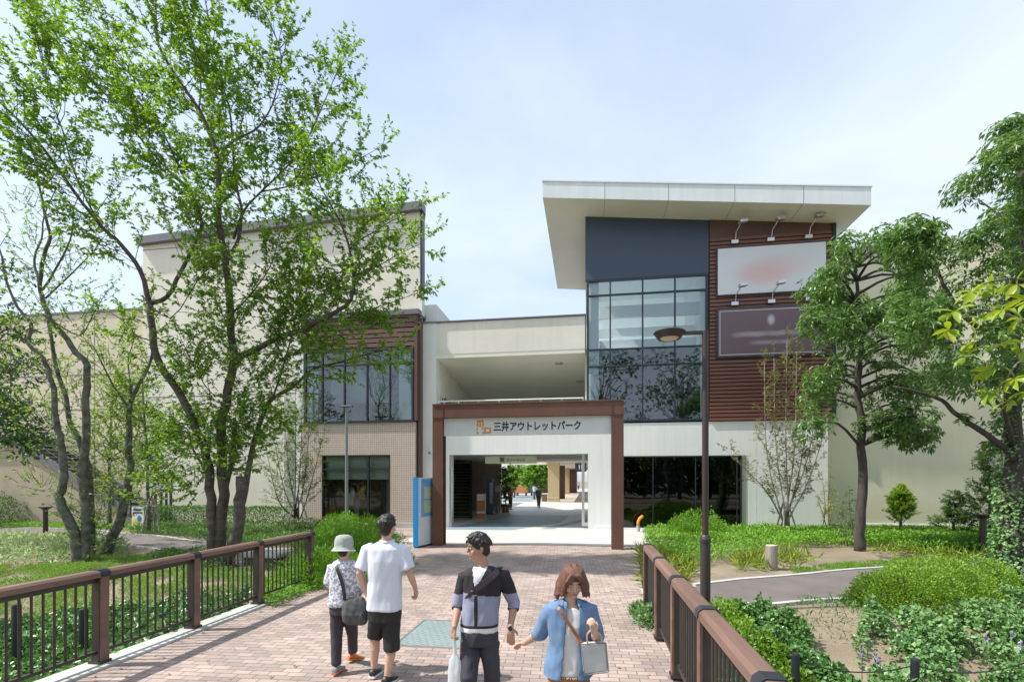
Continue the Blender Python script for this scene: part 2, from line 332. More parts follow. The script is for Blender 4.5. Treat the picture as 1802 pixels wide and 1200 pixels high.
# louvre cladding: backing, boards, darker band without boards at the top
g = MB(); g.prism([(5.03, 4.62), (TX1, 4.62), (TX1, soff(TX1)), (5.03, soff(5.03))], FY, FY+.2); g.build('cladding_backing', M['louvre_back'], tower)
g = MB(); z = 4.66; top_of = lambda x: 12.25+.0*(x-5)
while z < 12.25:
    g.box(5.06, 9.78, FY-.07, FY-.001, z, z+.115); z += .16
g.build('louvre_cladding', M['louvre'], tower)
g = MB(); g.prism([(5.06, 12.28), (9.4, 12.28), (9.78, 12.28), (9.78, soff(9.78)-.004), (5.06, soff(5.06)-.004)], FY-.05, FY-.001); g.build('top_panel', M['louvre_panel'], tower)
g = MB(); g.box(9.79, 9.93, FY-.1, FY+.25, 4.6, soff(9.85)); g.build('corner_trim', M['dark_metal'], tower)
g = MB(); g.box(9.66, TX1, FY+.25, FY+TD, 4.62, 12.5); g.wall(TX0, 9.8, 4.62, 12.4, [(.3, 4.85, 8.2, 11.6)], FY+TD-.2, FY+TD); g.box(-.14, 0.0, FY+.3, FY+TD, 4.62, 8.0); g.box(-.14, 0.0, FY+8, FY+TD, 8, 13.5); g.box(-.14, 0., FY+.3, FY+8, 12.6, 13.5); g.box(TX0, 9.66, FY+.26, FY+TD-.3, 4.5, 4.66); g.build('side_wall', M['cream'], tower)  # unseen left and back openings let daylight into the upper room
# roof: soffit slab with slanted plane
rx0, rx1, ry0, ry1 = -1.83, 10.5, 20.42, 30.2
g = MB(); g.prism([(rx0, soff(rx0)), (rx1, soff(rx1)), (rx1, soff(rx1)+.06), (rx0, soff(rx0)+.06)], ry0, ry1); g.build('soffit', M['soffit'], tower)
g = MB(); g.prism([(rx0-.03, soff(rx0)-.01), (rx1+.03, soff(rx1)-.01), (rx1+.03, soff(rx1)+.66), (rx0-.03, soff(rx0)+.66)], ry0-.05, ry0); 
g.prism([(rx0-.03, soff(rx0)-.01), (rx0, soff(rx0)-.01), (rx0, soff(rx0)+.66), (rx0-.03, soff(rx0)+.66)], ry0, ry1); g.prism([(rx1, soff(rx1)-.01), (rx1+.03, soff(rx1)-.01), (rx1+.03, soff(rx1)+.66), (rx1, soff(rx1)+.66)], ry0, ry1)
g.build('fascia', M['fascia'], tower)
g = MB(); g.prism([(rx0-.06, soff(rx0)+.66), (rx1+.06, soff(rx1)+.66), (rx1+.06, soff(rx1)+.71), (rx0-.06, soff(rx0)+.71)], ry0-.08, ry1+.05); g.build('roof_capping', M['fascia'], tower)
for i in range(1, 5):
    x = rx0+i*2.5; g = MB(); g.box(x-.008, x+.008, ry0-.054, ry0-.05, soff(x)+.0, soff(x)+.65); g.build('fascia_joint', M['grey_trim'], tower)
    g = MB(); g.box(x-.006, x+.006, ry0+.01, FY-.1, soff(x)-.006, soff(x)-.001); g.build('soffit_joint', M['grey_trim'], tower)
for x, z0_, z1_ in ((6.9, .17, 4.6), (8.3, .17, 4.6), (3.2, 3.25, 4.6), (.55, .17, 4.6)): g = MB(); g.box(x-.005, x+.005, FY-.004, FY-.0005, z0_, z1_); g.build('panel_joint', M['soffit'], tower)
def window(parent, x0, x1, z0, z1, xm, zm, y, glass, mw=.06, fw=.09, dep=.12, label=None, gl_y=None, frame_m=None):
    f = MB(); y0, y1 = y-.03, y+dep
    f.box(x0, x0+fw, y0, y1, z0, z1); f.box(x1-fw, x1, y0, y1, z0, z1); f.box(x0+fw, x1-fw, y0, y1, z0, z0+fw); f.box(x0+fw, x1-fw, y0, y1, z1-fw, z1)
    zs_ = [z0+fw]+sorted(zm)+[z1-fw]
    for x in xm: f.box(x-mw/2, x+mw/2, y0+.01, y1-.01, z0+fw, z1-fw)
    for zc in zm:
        cuts = [x0+fw]+[x for x in xm]+[x1-fw]
        for i in range(len(cuts)-1): f.box(cuts[i]+(mw/2 if i else 0), cuts[i+1]-(mw/2 if i < len(cuts)-2 else 0), y0+.013, y1-.013, zc-mw/2, zc+mw/2)
    w = f.build('window_frame', frame_m or M['dark_metal'], parent)
    gy = gl_y or y+.04; p = MB(); xs_ = [x0+fw]+sorted(xm)+[x1-fw]
    p.add([(x0+fw*.5, gy, z0+fw*.5), (x1-fw*.5, gy, z0+fw*.5), (x1-fw*.5, gy, z1-fw*.5), (x0+fw*.5, gy, z1-fw*.5)], [(0, 1, 2, 3)])
    p.build('pane', glass, w)
    return w
window(tower, WX0, WX1, WZ0, WZ1, [.95, 2.32, 3.66], [7.11, 7.85, 10.21], FY, M['glass'])
ws = window(tower, BX0, BX1, BZ0, BZ1, [2.75, 4.5, 6.16], [], FY, M['glass_dark'], mw=.03, fw=.05)
def room(parent, x0, x1, y0, y1, z0, z1, m, name='room', nol=False, nob=False):
    g = MB(); t = .05
    (None if nob else g.box(x0, x1, y1, y1+t, z0, z1)); (None if nol else g.box(x0-t, x0, y0, y1, z0, z1)); g.box(x1, x1+t, y0, y1, z0, z1); g.box(x0, x1, y0, y1, z1, z1+t); g.box(x0, x1, y0, y1, z0-t, z0)
    return g.build(name, m, parent)
room(tower, 0.1, 4.95, FY+.3, FY+3.4, 4.75, 7.6, M['room_dark'], 'lower_room')
room(tower, 0.1, 4.95, FY+.3, FY+8.6, 7.95, 11.6, M['blind'], 'upper_room', True, True)
M['frost'] = leafmat('frosted_screen', (.85, .87, .86), (.85, .87, .86), .7, .5)
g = MB(); g.box(.15, 4.9, FY+4.5, FY+4.52, 8.0, 11.55); g.build('frosted_screen', M['frost'], tower)  # translucent panel added behind the glass so the upper panes glow with daylight
for a_, b_, c_ in ((.02, .46, 10.85), (4.72, 4.95, 10.3)): g = MB(); g.box(a_, b_, FY+.16, FY+.2, 4.76, c_); g.build('blind', M['blind'], tower)
g = MB(); g.box(.5, 4.9, FY+1.1, FY+1.3, 9.55, 10.1); g.box(.5, 4.9, FY+2.2, FY+2.4, 9.0, 9.4); g.box(.5, 4.7, FY+.8, FY+1.0, 8.0, 8.45); g.build('ceiling_bulkhead', M['white'], tower)
room(tower, .9, 9.3, FY+.28, FY+6, .05, 3.9, M['room_dark'], 'shop_interior')
g = MB(); g.box(6.36, 6.5, FY-.02, FY, .1, 3.2); g.build('window_jamb', M['silver'], tower)
# display things behind the dark shop glass
M['display_grey'] = pm('display_panel', (.30, .30, .34), .6, .25, 1.5, col2=(.08, .08, .1)); M['display_teal'] = pm('display_teal', (.1, .45, .42), .6, .1)
g = MB(); g.box(2.6, 4.5, FY+.9, FY+1.0, 1.0, 2.55); g.box(2.4, 4.8, FY+1.0, FY+1.8, .05, .8); tag(g.build('display_stand', M['display_grey'], None, bevel=.02), 'pale grey display wall seen dimly behind the dark shop glass', 'display')
# ------------------------------------------------------------------ billboards and lamps
def blur_board(name, base, blob, cx, cz, rx, rz):
    m = bpy.data.materials.new(name); m.use_nodes = True; nt = m.node_tree; b = nt.nodes['Principled BSDF']; b.inputs['Roughness'].default_value = .35
    t = N(nt, 'ShaderNodeTexCoord'); res = None
    col = N(nt, 'ShaderNodeRGB'); col.outputs[0].default_value = (*base, 1); cur = col.outputs[0]
    for (x, z, a, c, s, k) in blob:
        mp_ = N(nt, 'ShaderNodeMapping'); mp_.inputs['Scale'].default_value = (1/a, 0, 1/c); mp_.inputs['Location'].default_value = (-x/a, 0, -z/c); L(nt, t.outputs['Object'], mp_.inputs[0])
        gr = N(nt, 'ShaderNodeTexGradient', gradient_type='SPHERICAL'); L(nt, mp_.outputs[0], gr.inputs[0])
        sc_ = N(nt, 'ShaderNodeMapRange', interpolation_type='SMOOTHSTEP'); sc_.inputs[1].default_value = 0; sc_.inputs[2].default_value = .8; sc_.inputs[4].default_value = k; L(nt, gr.outputs['Fac'], sc_.inputs[0])
        mx_ = N(nt, 'ShaderNodeMix', data_type='RGBA'); mx_.inputs[7].default_value = (*s, 1); L(nt, sc_.outputs[0], mx_.inputs[0]); L(nt, cur, mx_.inputs[6]); cur = mx_.outputs[2]
    L(nt, cur, b.inputs['Base Color']); return m
def billboard(x0, x1, z0, z1, mat, label, inner=None):
    t = thing('billboard', ((x0+x1)/2, FY-.1, z0), label, 'billboard')
    f = MB(); f.box(x0, x1, FY-.13, FY-.071, z0, z1); f.build('backing', M['dark_metal'], t)
    p = MB(); p.box(x0+.06, x1-.06, FY-.16, FY-.13, z0+.06, z1-.06); p.build('face', mat, t)
    if inner:
        e = .13; b = MB(); w = .02; y0, y1 = FY-.165, FY-.16
        b.box(x0+e, x1-e, y0, y1, z0+e, z0+e+w); b.box(x0+e, x1-e, y0, y1, z1-e-w, z1-e); b.box(x0+e, x0+e+w, y0, y1, z0+e+w, z1-e-w); b.box(x1-e-w, x1-e, y0, y1, z0+e+w, z1-e-w); b.build('border_line', M['white'], t)
    return t
billboard(5.3, 9.58, 9.83, 11.87, blur_board('white_poster', (.72, .74, .77), [(-.35, .85, 1.5, .75, (.80, .30, .25), .45), (.4, 1.15, 1.6, .7, (.75, .45, .42), .35)], 0, 0, 1, 1), 'white billboard with a blurred pink shape, the upper of the two on the brown louvres')
smudge = [(.0, 1.52, .2, .3, (.6, .6, .62), .8)]+[(-1.25+.36*i, .95+.02*(i % 2), .42, .16, (.46, .40, .44), .42+.12*((i*7) % 3)) for i in range(8)]+[(-.6+.3*i, .6, .36, .14, (.40, .34, .37), .4+.1*((i*5) % 3)) for i in range(5)]
billboard(5.3, 9.58, 7.24, 9.33, blur_board('purple_poster', (.16, .105, .125), smudge, 0, 0, 1, 1), 'dull purple billboard with thin white border, below the white one on brown louvres', True)
def spot(px, py, k, row):
    p = fp(px, py, FY); t = thing('spotlight', (p.x, FY-.08, p.z), '', 'spotlight', 'spotlights above the billboards')
    g = MB(); g.box(p.x-.16, p.x+.12, FY-.2, FY-.07, p.z-.09, p.z+.06); g.build('bracket', M['silver'], t, bevel=.01)
    g = MB(); g.tube([(p.x, FY-.15, p.z), (p.x-.01, FY-.3, p.z+.3), (p.x+.08, FY-.8, p.z+.5)], .018, 6); g.build('arm', M['silver'], t)
    g = MB(); g.bar((p.x-.02, FY-.78, p.z+.49), (p.x+.3, FY-.72, p.z+.55), .22, .12); g.build('lamp_head', M['silver'], t, bevel=.015)
    t['label'] = ['floodlight on a bent arm above the white billboard, leftmost of three', 'floodlight on a bent arm above the white billboard, middle of three', 'floodlight on a bent arm above the white billboard, rightmost of three',
                  'floodlight between the two billboards, left one below the white billboard', 'floodlight between the two billboards, below the middle of the white billboard', 'floodlight between the two billboards, half hidden by tree leaves'][k]
for k, (px, py) in enumerate([(1292, 428), (1355, 424), (1421, 419), (1292, 536), (1356, 532), (1422, 528)]): spot(px, py, k, 0)
# ------------------------------------------------------------------ middle wing over the passage
mid = thing('passage_building', (-3.5, 22, 0), 'low cream building wing bridging the covered passage between the two taller shop buildings', 'building')
g = MB(); g.box(-7.6, -6.9, FY, FY+3, -.1, 9.38); g.box(-7.62, -7.0, FY+.35, FY+3, 9.38, 10.35); g.build('pier', M['white_wall'], mid)
g = MB(); g.box(-6.9, -.14, FY+.01, FY+.5, 7.92, 9.36); g.box(-6.9, -.14, FY+.5, FY+14, 9.2, 9.36); g.box(-7.0, -6.88, FY+.5, FY+7, 4.45, 9.2); g.build('upper_band', M['cream'], mid)
g = MB(); g.box(-7.65, -.1, FY-.06, FY+14, 9.38, 9.43); g.build('roof_capping', M['grey_trim'], mid)
g = MB(); g.prism([(FY+.02, 7.92), (FY+.5, 7.92), (FY+6.8, 7.1), (FY+6.8, 6.9), (FY+.5, 7.74), (FY+.02, 7.74)][::1], -6.9, -.14, 'x'); g.build('terrace_ceiling', M['soffit'], mid)
g = MB(); g.box(-6.9, -.14, FY+6.8, FY+7.05, 3.9, 7.9); g.build('terrace_back_wall', M['cream'], mid)
g = MB(); g.box(-6.27, 0., FY, FY+.25, 3.32, 4.45); g.box(-6.9, -6.27, FY+.004, FY+.25, -.1, 4.45); g.box(-6.9, 0., FY+.25, FY+6.8, 4.2, 4.45); g.box(0., .3, FY+.003, FY+.25, 3.3, 4.6); g.build('lintel_wall', M['white_wall'], mid)
g = MB(); g.box(-9.2, .6, FY+.25, 35.5, 3.46, 3.6); g.build('passage_ceiling', M['cream'], mid)
for i, (lx, ly) in enumerate([(-1.35, FY+1.3), (-.45, FY+4.)]):
    g = MB(); zc = 7.74-(ly-FY-.5)*.133; g.lathe([(.16, -.05), (.2, -.02), (.2, .05)], (lx, ly, zc), 16); g.build('downlight', M['silver'], mid)
g = MB(); g.box(-.5, -.2, FY+6.7, FY+6.8, 6.1, 6.5); g.build('vent', M['silver'], mid)
# terrace railing on the deck
rl = thing('terrace_railing', (-3.5, FY+.15, 4.45), 'white tubular railing along the terrace edge above the passage entrance', 'railing')
for zr, rr_ in ((5.78, .03), (5.58, .02)): g = MB(); g.tube([(-6.85, FY+.1, zr), (-.2, FY+.1, zr)], rr_, 8); g.build('rail', M['white'], rl)
for i in range(8):
    g = MB(); x = -6.8+i*.94; g.cyl((x, FY+.1, 4.45), (x, FY+.1, 5.78), .02, n=8); g.build('post', M['white'], rl)
# passage inside
g = MB(); g.box(-9.4, -9.2, FY+.25, 34, -.1, 3.6); g.box(-9.2, -6.05, 34, 34.3, 0, 3.46); g.box(-8.6, -8.5, 34.3, 45.9, 0, 3.5); g.build('passage_wall', pm('passage_wall', (.42, .36, .32), .7, .04), mid)
M['glass_green'] = glassmat('glass_green', (.7, .8, .75), .03)
g = MB(); g.box(-.28, -.16, FY+.05, FY+.2, .15, 3.32); g.box(-.02, .0, FY+.05, FY+.2, .15, 3.32); g.box(-.16, -.02, FY+.05, FY+.2, .15, .3); g.build('door_track', M['silver'], mid)
g = MB(); g.box(-6.24, -6.18, FY+.02, FY+.2, .02, 3.32); g.build('opening_trim', M['silver'], mid)
# entrance sign hanging in the passage
def text_mesh(s, size, m, parent, loc, name='lettering', ext=.01, align='CENTER', sx=1., bold=0.):
    cu = bpy.data.curves.new('t', 'FONT'); cu.body = s; cu.size = size; cu.extrude = ext; cu.align_x = align; cu.offset = bold; cu.resolution_u = 4
    o = bpy.data.objects.new('t', cu); C.objects.link(o); bpy.context.view_layer.update(); dg = bpy.context.evaluated_depsgraph_get()
    me = bpy.data.meshes.new_from_object(o.evaluated_get(dg)); bpy.data.objects.remove(o)
    me.transform(Matrix.Diagonal((sx, 1, 1, 1))); me.transform(Matrix.Rotation(R(90), 4, 'X')); me.transform(Matrix.Translation(loc)); me.materials.clear()
    return link_mesh(name, me, parent, m)
M['sign_green'] = pm('sign_green', (.40, .48, .33), .5, .03); M['ink'] = pm('sign_ink', (.02, .03, .045), .5, .02)
es = thing('entrance_sign', (-4.6, FY+.9, 3.0), 'long pale green entrance sign hanging under the passage ceiling', 'sign')
g = MB(); g.box(-4.75, -2.35, FY+.7, FY+.78, 2.93, 3.27); g.build('board', M['sign_green'], es, bevel=.006)
text_mesh('東', .27, M['ink'], es, (-3.95, FY+.69, 3.0)); text_mesh('エントランス', .15, M['ink'], es, (-3.3, FY+.69, 3.04))
# ------------------------------------------------------------------ left shop building
LY = 21.3
left = thing('shop_building', (-15, 22, 0), 'large cream ribbed shop building with dark sloping parapet, brown louvres and a tiled shopfront', 'building')
def FX(px, Y=LY): return fp(px, 845, Y).x
def FZ(px, py, Y=LY): return fp(px, py, Y).z
X_r, X_l = FX(737), FX(242)
g = MB(); RY = LY+.3
zt_r, zt_l = FZ(737, 366), FZ(242, 428)
sx0, sx1, sz1 = FX(530), FX(734), FZ(650, 553)
g.prism([(X_l, 0), (sx0, 0), (sx0, 9.6), (X_r, 9.6), (X_r, zt_r), (X_l, zt_l)], RY, RY+.25); g.build('ribbed_wall', M['rib'], left)
g = MB(); g.prism([(X_r-.25, RY+.25), (X_r, RY+.25), (X_r-6.6, RY+16), (X_r-6.85, RY+16)], 0, 13.9, 'z'); g.box(X_l, X_l+.2, RY+.25, RY+16, 0, 13.4); g.box(X_l, X_r-6.7, RY+16, RY+16.2, 0, 13.5); g.build('side_wall', M['cream'], left)
g = MB(); g.prism([(X_l-.15, zt_l+.0), (X_r+.12, zt_r+.0), (X_r+.12, zt_r+.36), (X_l-.15, zt_l+.36)], RY-.25, RY+.3)
k_ = .36; g.add([(X_l-.15, RY+.3, zt_l), (X_r+.12, RY+.3, zt_r), (X_r-6.6, RY+16.3, zt_r), (X_l-.15, RY+16.3, zt_l), (X_l-.15, RY+.3, zt_l+k_), (X_r+.12, RY+.3, zt_r+k_), (X_r-6.6, RY+16.3, zt_r+k_), (X_l-.15, RY+16.3, zt_l+k_)], [(0, 3, 2, 1), (4, 5, 6, 7), (1, 2, 6, 5), (2, 3, 7, 6), (3, 0, 4, 7)]); g.build('parapet', M['grey_trim'], left)
for zz_ in (zt_r-.75, 8.35, 6.3, 3.95):
    g = MB(); g.box(X_l, (X_r if zz_ > 9.6 else sx0), RY-.012, RY-.001, zz_, zz_+.03); g.build('panel_joint', M['grey_trim'], left)
g = MB(); g.box(X_r-.02, X_r+.08, RY-.06, RY+.3, 10.9, zt_r); g.build('corner_trim', M['dark_metal'], left)
g = MB(); g.box(X_r-.02, X_r+.07, RY-.05, RY+.3, 9.7, 10.9); g.build('corner_flashing', M['white_wall'], left); g = MB(); g.tube([(sx0-1.0, RY-.07, .1), (sx0-1.0, RY-.07, 6.2)], .055, 10); g.build('downpipe', M['white_wall'], left); g = MB(); g.box(sx0-.4, sx0-.05, RY-.04, RY-.0, 0, 9.5); g.build('wall_pilaster', M['white_wall'], left)
# brown louvre box
z_lt, z_lb = FZ(737, 553), FZ(730, 609)
g = MB(); g.box(sx0, sx1, LY+.06, RY+.55, z_lb, z_lt); g.build('cladding_backing', M['louvre_back'], left)
g = MB(); z = z_lb+.03
while z < z_lt-.1: g.box(sx0, sx1-.12, LY-.02, LY+.06, z, z+.17); z += .215
g.build('louvre_cladding', pm('brown_louvre_plum', (.17, .085, .075), .5, .1, 3, stretch=(.3, .3, 8)), left)
g = MB(); g.box(sx0-.1, sx1+.12, LY-.12, RY+.6, z_lt, z_lt+.22); g.build('box_capping', M['grey_trim'], left)
g = MB(); g.box(sx1-.12, sx1+.02, LY-.04, RY+.55, 4.85, z_lt); g.box(sx1+.02, sx1+.1, LY+.1, RY+.6, 0.2, z_lt-.2); g.build('corner_column', M['louvre_panel'], left)
# bay window
bz0, bz1 = FZ(727, 742), z_lb-.02; bx0, bx1 = FX(535), FX(728)
window(left, bx0, bx1, bz0, bz1, [FX(p) for p in (567, 606, 646, 686)], [FZ(650, 641)], LY, M['glass'], mw=.06, fw=.1)
room(left, bx0+.05, bx1-.05, LY+.2, LY+4, bz0+.05, bz1-.02, pm('upper_shop_room', (.2, .22, .22), .8, .2, 1.5, col2=(.08, .09, .09)), 'upper_room')
for a_, b_, c_ in ((541, 557, .5), (700, 723, .1)): g = MB(); g.box(FX(a_), FX(b_), LY+.14, LY+.18, bz0+.1, bz1-c_); g.build('blind', M['blind'], left)
M['win_poster'] = pm('window_poster', (.34, .42, .42), .5, .2, .9, col2=(.13, .18, .18), detail=1.5)
g = MB(); g.box(FX(578), FX(683), LY+.2, LY+.24, FZ(630, 708), FZ(630, 648)); g.build('window_poster', M['win_poster'], left)
# tiled shopfront
hx0, hx1, hz0, hz1 = FX(565), FX(686), .15, FZ(640, 800)
g = MB(); g.wall(sx0, FX(730), -.1, bz0, [(hx0, hx1, hz0, hz1)], LY+.05, LY+.3); g.build('tiled_wall', M['tile'], left)
g = MB(); g.box(FX(730), FX(730)+.02, LY+.06, RY+.55, -.1, bz0); g.build('tiled_return', M['tile_side'], left)
g = MB(); g.box(sx0, FX(730)+.04, LY+.01, LY+.05, -.1, .22); g.build('plinth', M['concrete'], left)
window(left, hx0, hx1, hz0, hz1, [FX(606), FX(646)], [FZ(640, 825)], LY+.1, M['glass_mid'], mw=.07, fw=.06)
g = MB(); rx = (hx0-.3, hx1+.3)
room(left, hx0-.3, hx1+.3, LY+.35, LY+4.5, .1, 3.6, pm('shop_room', (.5, .42, .35), .8, .15, 1.5), 'shop_interior')
g = MB(); g.box(hx0, hx1, LY+.4, LY+.44, 2.2, 3.5); g.build('interior_fascia', M['blind'], left)
g = MB(); g.box(FX(658), hx1-.02, LY+.9, LY+1.0, .1, 2.75); g.build('interior_door', pm('dark_green_door', (.03, .06, .045), .4, .1), left)
M['yellow'] = pm('ochre_cloth', (.55, .35, .08), .8, .1); M['orange'] = pm('orange_cloth', (.65, .17, .06), .8, .1); M['teal'] = pm('teal_cloth', (.06, .2, .25), .8, .1)
def garment(px, py, w, h, m, label):
    p = fp(px, py, LY+.5); t = thing('hanging_garment', (p.x, LY+.5, p.z-h), label, 'garment')
    g = MB(); x, z = p.x, p.z
    g.prism([(x-w*.16, z), (x+w*.16, z), (x+w*.5, z-h*.12), (x+w*.55, z-h*.55), (x+w*.36, z-h*.56), (x+w*.32, z-h*.3), (x+w*.34, z-h), (x-w*.34, z-h), (x-w*.32, z-h*.3), (x-w*.36, z-h*.56), (x-w*.55, z-h*.55), (x-w*.5, z-h*.12)], LY+.42, LY+.58)
    g.build('cloth', m, t, bevel=.03); g = MB(); g.tube([(x, LY+.5, z), (x, LY+.5, z+.12), (x+.03, LY+.5, z+.16)], .008, 6); g.tube([(x-w*.4, LY+.5, z-.03), (x, LY+.5, z+.03), (x+w*.4, LY+.5, z-.03)], .01, 6); g.build('hanger', M['silver'], t)
garment(619, 857, .32, .85, M['blind'], 'white shirt hanging behind the shopfront glass')
garment(638, 850, .42, .75, M['yellow'], 'ochre cardigan hanging behind the shopfront glass')
garment(629, 875, .3, .8, pm('lilac_cloth', (.35, .32, .4), .8, .1), 'lilac grey garment hanging low behind the shopfront glass')
def basket(px, py, w, h, m, label):
    p = fp(px, py, LY+1.0); g = MB(); g.lathe([(w*.38, 0), (w*.5, h*.8), (w*.52, h), (w*.46, h)], (p.x, LY+1.0, p.z), 14, 1, .7); tag(g.build('storage_basket', m, None, True), label, 'basket')
basket(580, 903, .75, .35, M['orange'], 'orange basket low behind the shopfront glass'); basket(579, 891, .6, .4, M['teal'], 'dark teal basket standing on the orange one behind the glass')
basket(582, 849, .45, .4, M['orange'], 'small rust coloured basket high up behind the shopfront glass')
g = MB(); g.box(FX(572, LY+1), FX(592, LY+1), LY+.8, LY+1.2, .1, FZ(580, 903, LY+1)); g.box(FX(573, LY+1), FX(591, LY+1), LY+.85, LY+1.15, FZ(580, 852, LY+1), FZ(580, 849, LY+1)); tag(g.build('shelf_unit', M['louvre_panel'], None), 'dark wooden shelf unit carrying the baskets in the shopfront', 'shelf')
# ------------------------------------------------------------------ lower building at far left, beige wall at right
lw = thing('beige_building', (-33, 24, 0), 'lower beige panelled building with a flat dark coping at the far left', 'building')
g = MB(); g.box(-60, X_l-.02, FY, FY+.3, -.1, 10.8); g.box(-60, -59.7, FY+.3, FY+14, -.1, 10.8); g.box(-60, X_l-.02, FY+14, FY+14.3, -.1, 10.8); g.build('wall', M['beige'], lw)
g = MB(); g.box(-60, X_l-.02, FY-.06, FY+14.4, 10.8, 10.9); g.build('coping', M['grey_trim'], lw)
g = MB()
for zq in (7.6, 5.8, 3.9): g.box(-60, X_l-.1, FY-.012, FY-.001, zq, zq+.035)
g.build('panel_joint', M['grey_trim'], lw)
g = MB()
for i in range(14): g.box(-59+i*2.6, -58.975+i*2.6, FY-.01, FY-.001, .1, 10.78)
g.build('panel_seam', M['grey_trim'], lw)
rw = thing('beige_wall_building', (16, 23, 0), 'long plain beige building wall behind the trees on the right', 'building')
g = MB(); g.box(9.68, 20.6, FY+.35, FY+.6, -.1, 11.6); g.box(20.35, 20.6, FY+.6, FY+12, -.1, 11.6); g.box(9.68, 20.6, FY+11.7, FY+12, -.1, 11.6); g.build('wall', M['beige_right'], rw)
g = MB(); g.box(9.68, 20.7, FY+.28, FY+12.1, 11.6, 11.75); g.build('coping', M['fascia'], rw)
g = MB(); g.box(9.68, 20.4, FY+.31, FY+.35, .32, .38); g.build('base_line', M['white'], rw)
rd = thing('red_building', (23, 22, 0), 'dark red rendered wall beside the ivy-covered trunk at the right edge', 'building')
g = MB(); g.box(20.62, 40, FY+.2, FY+10, -.1, 8.5); g.build('wall', pm('red_render', (.34, .085, .075), .7, .05, .8), rd); g = MB(); g.box(20.62, 40, FY+.14, FY+10.1, 8.5, 8.65); g.build('coping', M['grey_trim'], rd)
# ------------------------------------------------------------------ steel portal, sign band
portal = thing('entrance_portal', (-1.95, 15.75, 0), 'rust brown steel portal frame standing in front of the passage entrance', 'gateway')
PY0, PY1 = 15.62, 16.0
def hpost(x0, x1):
    g = MB(); t = .03; g.box(x0, x1, PY0, PY0+t, 0, 4.22); g.box(x0, x1, PY1-t, PY1, 0, 4.22); g.box((x0+x1)/2-.02, (x0+x1)/2+.02, PY0+t, PY1-t, 0, 4.22); g.box(x0+.0, x0+.02, PY0+t, PY1-t, 0, 4.22); return g
hpost(-5.07, -4.72).build('post', M['steel_brown'], portal); hpost(.72, 1.09).build('post', M['steel_brown'], portal)
g = MB(); g.box(-5.07, 1.09, PY0-.004, PY0+.03, 4.22, 4.62); g.box(-5.07, 1.09, PY1-.03, PY1, 4.22, 4.62); g.box(-5.07, 1.09, PY0-.03, PY1+.02, 4.62, 4.66); g.box(-5.07, 1.09, PY0-.02, PY1+.02, 4.2, 4.22)
g.box(-4.725, -4.71, PY0-.02, PY0-.004, 4.22, 4.62); g.box(.72, .735, PY0-.02, PY0-.004, 4.22, 4.62); g.build('beam', M['steel_brown'], portal)
es = thing('name_sign', (-2, 15.8, 3.6), 'white sign band with orange emblem and dark Japanese lettering under the portal beam', 'sign')
zb, zt = fp(790, 767, 15.75).z, 4.2
g = MB(); g.box(-4.72, .72, 15.74, 15.86, zb, zt-.003); g.build('panel', pm('sign_white', (.74, .755, .75), .45, .015), es, bevel=.004)
M['orange_ink'] = pm('orange_ink', (.80, .30, .04), .5, .02)
q0 = fp(869, 757, 15.73); q1 = fp(1022, 757, 15.73)
tm = text_mesh('三井アウトレットパーク', .31, M['ink'], es, (0, 15.735, zb+.17), align='LEFT', bold=.007)
co = [v.co.x for v in tm.data.vertices]; w = max(co)-min(co); k = (q1.x-q0.x)/w
for v in tm.data.vertices: v.co.x = (v.co.x-min(co))*k
tm.location.x = q0.x-(-2)
# emblem: M over A and P in square strokes
g = MB(); e0 = fp(839, 763, 15.72); e1 = fp(864, 739, 15.72); W = (e1.x-e0.x); H = e1.z-e0.z; y0, y1 = 15.725, 15.742
def er(a, b, c, d): g.box(e0.x+a*W, e0.x+b*W, y0, y1, e0.z+c*H, e0.z+d*H)
er(0, .48, .9, 1); er(0, .10, .52, .9); er(.19, .29, .52, .9); er(.38, .48, .52, .9)
er(.52, 1, .38, .47); er(.52, .62, 0, .38); er(.9, 1, .12, .38); er(.62, 1, .05, .14)
er(0, .1, .0, .08); er(.38, .46, .0, .08); er(0, .1, .36, .44); er(.38, .46, .36, .44); er(.0,.05,.08,.16); er(.41,.46,.28,.36); er(0,.05,.28,.36); er(.41,.46,.08,.16)
g.build('emblem', M['orange_ink'], es)
# ------------------------------------------------------------------ information pillar
M['blue'] = pm('blue_panel', (.015, .24, .62), .35, .03); M['pill'] = pm('pillar_white', (.68, .71, .73), .4, .03, 1)
pb = gp(735, 963); ip = thing('information_pillar', (-5.45, 15.6, 0), 'free-standing white information pillar with blue side and map panels beside the portal', 'information pillar')
A = Vector((-5.66, 15.05, 0)); B = Vector((-5.08, 15.6, 0)); B2 = Vector((-5.08, 16.1, 0)); A0 = Vector((-5.9, 15.3, 0))
pa = gp(731, 963); pbb = gp(736, 964); pc = gp(767, 957)
def quadbox(g, p, q, t, z0, z1):
    d = (q-p); n = Vector((-d.y, d.x, 0)).normalized()*t
    vs = [(p.x, p.y), (q.x, q.y), (q.x+n.x, q.y+n.y), (p.x+n.x, p.y+n.y)]; g.prism(vs, z0, z1, 'z')
HP = EYE+5/866*15.5
g = MB(); quadbox(g, pbb, pc, .17, .06, HP); g.build('body', M['pill'], ip)
g = MB(); d = (pc-pbb); n = Vector((-d.y, d.x, 0)).normalized(); dn = d.normalized(); quadbox(g, pbb-dn*.03-n*.006, pbb-dn*.002-n*.006, .18, .04, HP+.01); g.build('side_panel', M['blue'], ip)
g = MB(); quadbox(g, pbb+n*.02, pc+n*.02, .13, 0, .06); g.build('base', M['black'], ip)
M['map_blue'] = pm('map_panel', (.16, .42, .66), .4, .15, 5, col2=(.10, .32, .62)); M['map_in'] = pm('map_detail', (.62, .60, .35), .5, .3, 9, col2=(.30, .45, .33), detail=8.)
